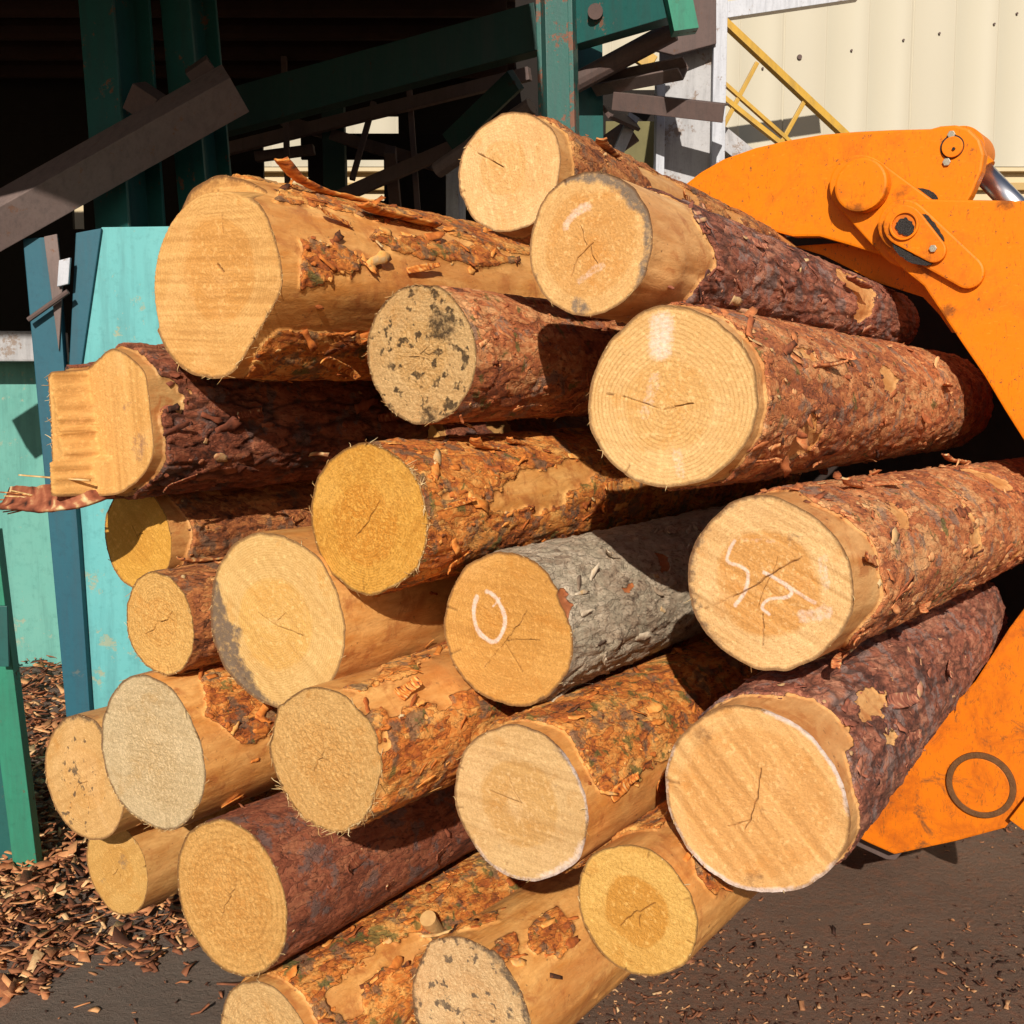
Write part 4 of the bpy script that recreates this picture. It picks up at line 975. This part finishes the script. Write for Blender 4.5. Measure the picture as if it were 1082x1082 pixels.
# diagonal angle bar with two brackets
bar('angle_bar', (-160, 308), (243, 82), 5.05, 5.22, P_ang(.17, .012), M['rust'], 'rusty diagonal angle bar crossing the green posts', 'bar', unit([0, -1, .1]))
bm = bmesh.new(); profile_beam(bm, at(140, 88, 5.3), at(166, 105, 5.3), P_ang(.12, .012), unit([.3, -1, .35]))
o = part('bracket', bm, M['rust_dark'], None, .002); tag(o, 'brown bracket on the left green post above the diagonal bar', 'bracket', G_FR)
bm = bmesh.new(); profile_beam(bm, at(196, 78, 5.45), at(219, 62, 5.45), P_ang(.10, .012), unit([0, -1, .35]))
o = part('bracket', bm, M['rust_dark'], None, .002); tag(o, 'small rusty bracket at the top end of the diagonal bar', 'bracket', G_FR)

# teal bin wall: lit front panel, corner strip and column with shade painted in as dark blue
def quad_panel(name, px, Ys, th_, mat, root):
    bm = bmesh.new(); P0 = [at(u, v, y) for (u, v), y in zip(px, Ys)]
    n_ = unit(np.cross(P0[1] - P0[0], P0[3] - P0[0])); 
    if n_[1] < 0: n_ = -n_
    A = [bm.verts.new(p) for p in P0]; B = [bm.verts.new(p + n_ * th_) for p in P0]; k = len(A)
    bm.faces.new(A); bm.faces.new(B[::-1])
    for i in range(k): bm.faces.new([A[i], A[(i+1) % k], B[(i+1) % k], B[i]])
    return part(name, bm, mat, root, .004)
tw = thing('bin_wall', ground(110, 745), 'bright teal steel bin wall with a corner shaded in dark blue, left behind the logs', 'wall')
gy = 5.32
quad_panel('front_panel', [(107,240),(420,236),(420,760),(92,752),(76,545),(88,372)], [gy]*6, .05, M['teal'], tw)
quad_panel('shade_strip', [(80,246),(107,241),(88,372),(74,470),(66,520)], [gy - .02]*5, .018, M['blue'], tw)
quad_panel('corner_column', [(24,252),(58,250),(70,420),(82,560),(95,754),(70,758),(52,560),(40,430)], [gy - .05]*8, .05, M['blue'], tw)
quad_panel('rusty_edge', [(46,250),(60,247),(66,300),(62,372)], [gy - .065]*4, .014, M['rust'], tw)
bm = bmesh.new(); profile_beam(bm, at(30, 338, gy - .10), at(72, 308, gy - .10), P_round(.012, 8), (0, 0, 1)); part('tie_wire', bm, M['rust_dark'], tw)
quad_panel('paint_patch', [(62,275),(74,272),(72,300),(60,303)], [gy - .09]*4, .02, M['pale_steel'], tw)
bw = thing('teal_wall', ground(0, 705), 'faded teal back wall seen between the green leg and the blue corner', 'wall')
y_b = ground(0, 705)[1]
bm = bmesh.new(); abox(bm, -6, at(70, 400, y_b)[0], y_b, y_b + .2, 0, at(0, 372, y_b)[2]); part('wall_slab', bm, M['teal_wall'], bw, .01)
bm = bmesh.new(); abox(bm, -6, at(75, 400, y_b)[0], y_b - .25, y_b - .01, at(0, 382, y_b - .2)[2], at(0, 350, y_b - .2)[2]); part('ledge_beam', bm, M['grey_steel'], bw, .01)

# green leg in the left foreground with the dark sheet behind it
gl = thing('machine_leg', ground(30, 935), 'worn bright green steel leg at the left edge, standing in the bark chips', 'leg')
yl = ground(30, 935)[1]
p1 = ground(32, 930, -.02); p0 = at(-14, 560, yl)
bm = bmesh.new(); profile_beam(bm, p1, p0, P_box(.078, .05), (0, -1, 0)); part('shaft', bm, M['green_worn'], gl, .003)
bm = bmesh.new(); profile_beam(bm, at(3, 640, yl - .03), at(5, 704, yl - .03), P_box(.030, .012), (0, -1, 0)); part('latch', bm, M['green'], gl, .002)
bm = bmesh.new(); q0 = ground(-130, 925); q1 = ground(8, 925); box_pts(bm, (q0 + q1) / 2 + np.array([0, .06, .35]), (q1 - q0) / 2, np.array([0, .02, 0]), np.array([0, 0, .35])); part('side_sheet', bm, M['green'], gl, .003)

# dark shed: roof of planks and logs overhead, board wall at the back with gaps
rf = thing('shed_roof', (-3, 6, 3.7), 'dark plank roof of the shed overhead, top left', 'roof')
xr = .02
bm = bmesh.new()
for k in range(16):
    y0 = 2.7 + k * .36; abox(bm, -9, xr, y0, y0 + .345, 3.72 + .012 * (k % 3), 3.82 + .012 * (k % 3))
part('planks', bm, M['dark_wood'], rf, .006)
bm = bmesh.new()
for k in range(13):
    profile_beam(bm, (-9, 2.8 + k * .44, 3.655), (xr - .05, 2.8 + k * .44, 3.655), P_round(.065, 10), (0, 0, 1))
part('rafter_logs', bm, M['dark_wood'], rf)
bk = thing('board_wall', (-3, 8.4, 0), 'shade-black board wall at the back of the shed with gaps that show the pale hall', 'wall')
YB = 8.4
bm = bmesh.new()
def brd(u0, u1, v0, v1, dy=0):
    a = at(u0, v1, YB + dy); b = at(u1, v0, YB + dy); abox(bm, a[0], b[0], YB + dy, YB + dy + .04, a[2], b[2])
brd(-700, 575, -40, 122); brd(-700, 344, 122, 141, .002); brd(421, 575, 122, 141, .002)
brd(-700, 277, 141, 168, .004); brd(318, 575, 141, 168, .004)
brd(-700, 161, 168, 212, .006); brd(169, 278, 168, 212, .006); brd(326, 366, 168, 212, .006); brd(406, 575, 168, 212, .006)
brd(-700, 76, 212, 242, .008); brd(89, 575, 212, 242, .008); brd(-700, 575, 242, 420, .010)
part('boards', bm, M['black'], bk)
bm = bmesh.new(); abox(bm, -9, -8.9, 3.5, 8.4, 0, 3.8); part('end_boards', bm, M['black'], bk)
bar('brace', (190, 170), (560, 78), 8.0, 7.2, P_box(.075, .06), M['rust_dark'], 'dark sloping brace across the gaps in the back of the shed', 'brace')
bar('brace', (270, 166), (332, 158), 8.0, 8.0, P_box(.06, .08), M['rust_dark'], 'short dark crossbar between the two left hand gaps', 'brace')
bar('brace', (300, 128), (520, 192), 7.9, 7.4, P_box(.07, .06), M['rust_dark'], 'dark brace falling to the right across the middle gaps', 'brace')
bar('brace', (300, 234), (560, 120), 7.7, 7.0, P_box(.08, .06), M['rust_dark'], 'dark brace rising to the right behind the thickest log', 'brace')
bar('brace', (352, 100), (356, 260), 7.8, 7.8, P_box(.14, .10), M['green_shaded'], 'dim upright between the left and right gaps in the back of the shed', 'post')
for (a_, b_, lab) in (((430, 60), (444, 260), 'thin dark upright strut right of the pale gaps'), ((300, 60), (306, 260), 'thin dark upright strut between the two left hand gaps'), ((235, 120), (520, 60), 'thin dark rod high up at the back of the shed'), ((395, 108), (372, 190), 'thin dark crooked strut hanging in the right hand gap')):
    bar('strut', a_, b_, 7.6, 7.5, P_box(.035, .035), M['rust_dark'], lab, 'strut')
bar('brace', (420, 240), (412, 158), 7.8, 7.4, P_box(.07, .08), M['rust_dark'], 'dark strut leaning beside the right hand gap', 'brace')
bar('green_brace', (476, 150), (545, 84), 6.6, 6.2, P_box(.11, .05), M['green_shaded'], 'dim green brace slanting up to the rusty channel post', 'brace')
bar('pipe', (462, 180), (562, 112), 6.5, 6.2, P_round(.045, 12), M['rust'], 'rusty pipe sloping up behind the topmost log', 'pipe')
bar('steel_post', (478, 165), (478, 420), 6.9, 6.9, P_box(.07, .07), M['grey_steel'], 'thin grey upright left of the topmost log', 'post')
bar('steel_post', (487, 165), (488, 420), 6.95, 6.95, P_box(.05, .05), M['pale_steel'], 'thin pale upright touching the left edge of the topmost log', 'post')
# long green beam either side of the channel post, with its end plate
bar('green_beam', (180, 136), (572, 30), 6.7, 5.85, P_chan(.215, .12, .016), M['green_shaded'], 'long dim green beam left of the rusty channel post', 'beam')
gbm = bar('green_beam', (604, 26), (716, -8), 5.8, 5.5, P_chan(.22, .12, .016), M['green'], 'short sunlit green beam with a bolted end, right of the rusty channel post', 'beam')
bm = bmesh.new(); box_pts(bm, at(717, 2, 5.44), np.array([.055, .01, .01]), np.array([.0, .05, 0]), np.array([-.03, 0, .13])); 
bmesh.ops.translate(bm, verts=bm.verts, vec=-gbm.location); me = bpy.data.meshes.new('end_plate'); bm.to_mesh(me); bm.free(); link('end_plate', me, M['green_worn'], gbm, False)
bm = bmesh.new(); profile_beam(bm, at(629, 12, 5.62), at(629, 12, 5.74), P_round(.035, 14), (0, 0, 1)); bmesh.ops.recalc_face_normals(bm, faces=bm.faces); bmesh.ops.translate(bm, verts=bm.verts, vec=-gbm.location)
me = bpy.data.meshes.new('bolt'); bm.to_mesh(me); bm.free(); link('bolt', me, M['rust_dark'], gbm, False)
bar('dark_pipe', (600, 92), (712, 32), 5.95, 5.75, P_round(.05, 12), M['rust_dark'], 'dark rusty pipe beneath the short green beam', 'pipe')
# grey plate column
gc = thing('steel_column', at(735, 400, 6.2) * np.array([1, 1, 0]), 'grey painted plate column with a pale flange, left of the yellow railing', 'column')
def vplate(name, u0, u1, v0, v1, Y0, Y1, mat, th_=.015):
    a = at(u0, v0, Y0); b = at(u1, v0, Y1); z1 = a[2]; z0 = at(u0, v1, Y0)[2]
    ax = (b - a) / 2; ax[2] = 0; ay = unit([ax[1], -ax[0], 0]) * th_ / 2
    bm = bmesh.new(); c = (a + b) / 2; c[2] = (z0 + z1) / 2; box_pts(bm, c, ax, ay, np.array([0, 0, (z1 - z0) / 2])); return part(name, bm, mat, gc, .003)
vplate('web', 698, 757, -40, 720, 6.25, 6.2, M['grey_steel'], .02)
vplate('flange', 755, 769, -40, 720, 6.13, 6.13, M['pale_steel'], .05)
vplate('flange', 693, 702, 80, 720, 6.2, 6.2, M['pale_steel'], .10)
gp = quad_panel('gusset', [(688,52),(700,-30),(757,-30),(757,46),(712,58)], [6.08]*5, .03, M['rust_dark'], gc)
bar('rusty_channel', (630, 90), (722, 72), 6.05, 5.75, P_chan_f(.085, .07, .010), M['rust'], 'short rusty channel ending in mid air left of the grey column', 'bar', unit([0, -1, .6]))
bar('rusty_channel', (648, 97), (766, 110), 5.95, 5.75, P_ang(.085, .010), M['rust_dark'], 'longer brown bar bolted across the grey column', 'bar', unit([0, -1, .5]))
bar('scrap_plate', (640, 118), (672, 132), 6.1, 6.3, P_box(.08, .02), M['rust_dark'], 'dark scrap plate under the rusty channels', 'scrap', unit([0, -1, .6]))
bar('scrap_plate', (648, 172), (670, 122), 6.25, 6.3, P_box(.06, .02), M['pale_steel'], 'pale steel strip leaning behind the topmost log', 'scrap', unit([.5, -1, .3]))
bar('scrap_plate', (630, 165), (668, 138), 6.35, 6.35, P_box(.13, .02), M['rust'], 'brown scrap plate leaning beside the narrow green post', 'scrap', unit([.2, -1, .3]))
bar('scrap_plate', (655, 183), (700, 198), 6.3, 6.3, P_box(.07, .02), M['pale_steel'], 'light grey strip lying beside the foot of the grey column', 'scrap', unit([0, -1, .6]))
ol = thing('olive_panel', at(675, 400, 7.0) * np.array([1, 1, 0]), 'olive painted board standing behind the scrap plates', 'board')
bm = bmesh.new(); a = at(640, 128, 7.0); b = at(705, 420, 7.0); abox(bm, a[0], b[0], 7.0, 7.04, 0, a[2]); part('board', bm, plain('olive_paint', (.15, .13, .055), .8, 0, .35, 6), ol, .004)
bm = bmesh.new(); a = at(625, 58, 7.6); b = at(700, 420, 7.6); abox(bm, at(590, 0, 7.6)[0], b[0], 7.6, 7.64, 0, at(600, 95, 7.6)[2]); o = part('dark_board', bm, M['black'], None); tag(o, 'shade-black board behind the narrow green post', 'board')
bar('yellow_stub', (690, 68), (672, 56), 7.2, 7.2, P_box(.09, .05), M['yellow'], 'small stub of yellow steel above the rusty channels', 'bar')

# yellow stair railing
yr = thing('stair_railing', at(800, 420, 8.6) * np.array([1, 1, 0]), 'yellow tubular stair railing in front of the pale hall', 'railing')
def rail(name, a, b, r, Y=8.6, mat='yellow'):
    bm = bmesh.new(); profile_beam(bm, at(*a, Y), at(*b, Y), P_box(r * 2, r * 2), unit([.2, -1, .2])); return part(name, bm, M[mat], yr, .004)
rail('handrail', (700, -38), (960, 206), .026)
rail('mid_rail', (720, 48), (900, 208), .014)
rail('lower_rail', (720, 68), (880, 196), .018)
rail('baluster', (800, 66), (745, 170), .015, 8.61); rail('baluster', (851, 105), (790, 214), .015, 8.61)
rail('baluster', (742, 10), (700, 90), .015, 8.61); rail('baluster', (905, 155), (850, 260), .015, 8.61)
rail('stringer', (700, 100), (900, 262), .075, 8.75, 'grey_steel')

# cream clad hall behind everything
hl = thing('clad_hall', (0, 11, 0), 'large pale cream hall with ribbed metal cladding, in the background', 'building')
YW = 11.0
def clad():
    xs = []; x = -16.0; p = [] 
    while x < 16:
        for dx, dy in ((0, 0), (.352, 0), (.356, -.003), (.366, -.003), (.370, 0), (.38, 0)): p.append((x + dx, dy))
        x += .38
        if int(round(x / .38)) % 3 == 0: p += [(x + .001, .0), (x + .006, .02), (x + .012, 0)]; x += .013
    z0, z1 = at(1060, 176, YW)[2], 10.0
    V = [(a, YW + b, z) for a, b in p for z in (z0, z1)]
    Q = np.array([(2*i, 2*i+2, 2*i+3, 2*i+1) for i in range(len(p) - 1)])
    o = link('cladding', mesh_np('cladding', np.array(V), Q), M['wall'], hl, False)
    o.data.transform(Matrix.Translation(-hl.location))
    return z0
zc = clad()
bm = bmesh.new(); abox(bm, -16, 16, YW + .03, YW + .3, 0, 10); part('core', bm, M['trim'], hl)
bm = bmesh.new(); abox(bm, -16, 16, YW - .05, YW + .02, zc - .05, zc - .015); part('flashing', bm, M['trim'], hl, .004)
bm = bmesh.new(); z_ = at(1060, 197, YW)[2]; abox(bm, -16, 16, YW - .03, YW + .028, z_ - .035, z_ + .03); part('trim_band', bm, M['ochre_trim'], hl, .004)
for (u, v) in ((900,53),(955,42),(993,35),(1051,25),(845,60),(1075,14),(806,72)):
    bm = bmesh.new(); c = at(u, v, YW - .02); profile_beam(bm, c, c + np.array([0, .03, 0]), P_round(.010 if u != 845 else .022, 10), (0, 0, 1)); part('fixing', bm, M['rust_dark'], hl)
bar('pale_lintel', (700, 22), (905, -8), 9.6, 9.6, P_box(.12, .1), M['pale_steel'], 'pale blue grey beam along the very top, right of the grey column', 'beam')

# ------------------------------------------------------------------ loose pieces on the logs
def slab(name, pts3, width, th_, mat, label=None, cat=None, parent=None, seed=0, n=10, upv=(0, 0, 1)):
    """ragged splinter / bark strip along a 3-D polyline"""
    rng = np.random.default_rng(seed); P0 = catmull(pts3, n, closed=False); V, Q, T = [], [], []
    for i, p in enumerate(P0):
        t = unit(P0[min(i+1, len(P0)-1)] - P0[max(i-1, 0)]); sd_ = unit(np.cross(t, upv)); nn = np.cross(sd_, t)
        uu = i / (len(P0) - 1); w_ = width(uu) * (1 + .14 * math.sin(uu * 6 + seed) + .05 * math.sin(uu * 19 + seed * 2))
        for j in (-1, -.3, .4, 1): V.append(p + sd_ * j * w_ / 2 + nn * (.15 * w_ * j * j + rng.uniform(-.03, .03) * w_)); T.append(.5 + .2 * rng.normal())
    for i in range(len(P0) - 1):
        for j in range(3):
            a = i * 4 + j; Q.append((a, a + 1, a + 5, a + 4))
    V = np.array(V)
    if parent is not None:
        mi = np.array(parent.matrix_world.inverted()); V = V @ mi[:3, :3].T + mi[:3, 3]
    o = link(name, mesh_np(name, V, np.array(Q), {'tone': T}), mat, parent)
    sm = o.modifiers.new('thick', 'SOLIDIFY'); sm.thickness = th_; sm.offset = 0
    if label and cat: tag(o, label, cat)
    elif label: o['label'] = label
    return o
l20 = LOGS[20]
def lp(l, u, v, s_off): # point on the plane of a log's cut moved along the log
    r = ray(u, v); tt = ((l.o - CAM) @ l.d + s_off) / (r @ l.d); return CAM + r * tt
slab('bark_strip', [lp(l20, 6, 528, -.10), lp(l20, 40, 529, -.09), lp(l20, 80, 526, -.05), lp(l20, 118, 518, .03)], lambda u: .055 + .02 * math.sin(5 * u), .008, flake_mat('dark'), 'torn strip of bark sticking out at the bottom', None, l20.root, 3, upv=(.3, -.8, .55))
for k_, (du, dv) in enumerate(((-8, -9), (-4, -5), (-9, -1), (-3, 3), (-7, 6), (-2, 9), (-5, 12), (2, -11), (0, 14))):
    slab('torn_fibre', [lp(l20, 34, 529 + dv * .5, -.092), lp(l20, 20, 529 + dv * .8, -.096), lp(l20, 8 + du, 529 + dv, -.10)], lambda u: .005 * (1.15 - u), .003, M['splinter'] if k_ % 2 else flake_mat('brown'), None, None, l20.root, 40 + k_)
slab('splinter', [lp(l20, 20, 502, -.10), lp(l20, 55, 505, -.08), lp(l20, 95, 508, -.04)], lambda u: .004 + .006 * u, .003, M['splinter'], None, None, l20.root, 4)
l13 = LOGS[13]
a0, z0 = side_hit(l13, 462, 978)
bp = l13.o + l13.d * z0 + (l13.x * math.cos(a0) + l13.y * math.sin(a0)) * l13.R
bm = bmesh.new(); profile_beam(bm, bp - np.array([0, -.02, .03]), bp + np.array([-.02, -.035, .035]), P_round(.020, 18), (1, 0, 0))
mi = l13.root.matrix_world.inverted(); bm.transform(mi)
part('branch_stub', bm, M['splinter'], l13.root, .003) if False else None
bmesh.ops.recalc_face_normals(bm, faces=bm.faces)
me = bpy.data.meshes.new('branch_stub'); bm.to_mesh(me); bm.free()
ta = me.attributes.new('tone', 'FLOAT', 'POINT'); ta.data.foreach_set('value', [.35] * len(me.vertices))
link('branch_stub', me, M['splinter'], l13.root, False)
slab('wood_splinter', [bp + np.array([-.05, -.03, -.01]), bp + np.array([.0, -.05, .0]), bp + np.array([.07, -.04, .02])], lambda u: .012 * (1.1 - u), .006, M['splinter'], 'pale wood splinter lying by the stubby branch on the bottom log', 'splinter', None, 8)
# long peeled strips of bark standing up on some logs
def strip_on(lid, u, v, ln, wid, rise, seed, flip=1, kind=None):
    l = LOGS[lid]; a, z = side_hit(l, u, v); n_ = l.x * math.cos(a) + l.y * math.sin(a); p = l.o + l.d * z + n_ * l.R
    pts = [p + l.d * flip * ln * .5 - n_ * .004, p + n_ * .004, p - l.d * flip * ln * .3 + n_ * rise * .4, p - l.d * flip * ln * .5 + n_ * rise]
    slab('bark_strip', pts, lambda q: wid * (1 - .3 * q), .004, flake_mat(kind or l.s['bark']), None, None, l.root, seed)
strip_on(21, 345, 195, .30, .045, .055, 21); strip_on(21, 420, 232, .28, .05, .02, 22); strip_on(3, 868, 388, .12, .03, .03, 23, -1)
strip_on(3, 1000, 408, .12, .02, .02, 24); strip_on(4, 1010, 488, .18, .03, .025, 25); strip_on(4, 900, 515, .10, .02, .02, 26)
strip_on(2, 905, 300, .2, .03, .02, 27); strip_on(6, 510, 475, .10, .03, .03, 28); strip_on(6, 545, 470, .08, .02, .02, 29); strip_on(18, 225, 590, .2, .04, .02, 30); strip_on(18, 260, 600, .2, .03, .03, 31)
strip_on(7, 590, 735, .10, .02, .025, 32); strip_on(4, 975, 640, .06, .02, .015, 33); strip_on(4, 890, 690, .12, .02, .02, 34); strip_on(1, 640, 160, .10, .03, .02, 35)

_r = random.Random(77)
for lid in (2, 3, 4, 5, 6, 9, 10, 13, 14, 18, 19, 20, 21, 23, 7, 1):
    l = LOGS[lid]; cv = CAM - l.o; ac = math.atan2(cv @ l.y, cv @ l.x)
    for k in range(4):
        a = ac + _r.uniform(-1.1, .5) if False else ac + _r.uniform(-1.0, 1.0); z = _r.uniform(.06, min(l.s['L'], 1.1) * .8)
        n_ = l.x * math.cos(a) + l.y * math.sin(a); tg = np.cross(l.d, n_); p = l.o + l.d * z + n_ * l.R * (1 - l.s.get('taper', .04) * z)
        ln = _r.uniform(.04, .14); wd = _r.uniform(.012, .03); sk_ = _r.uniform(-.3, .3); fl = _r.choice((-1, 1)); ri = _r.uniform(.008, .022)
        ax = unit(l.d * fl + tg * sk_)
        slab('bark_strip', [p + ax * ln * .5 - n_ * .004, p + n_ * .003, p - ax * ln * .3 + n_ * ri * .4, p - ax * ln * .5 + n_ * ri], lambda q: wd * (1.05 - .4 * q), .0025, flake_mat(l.s['bark']), None, None, l.root, 100 + lid * 5 + k, upv=tuple(n_))
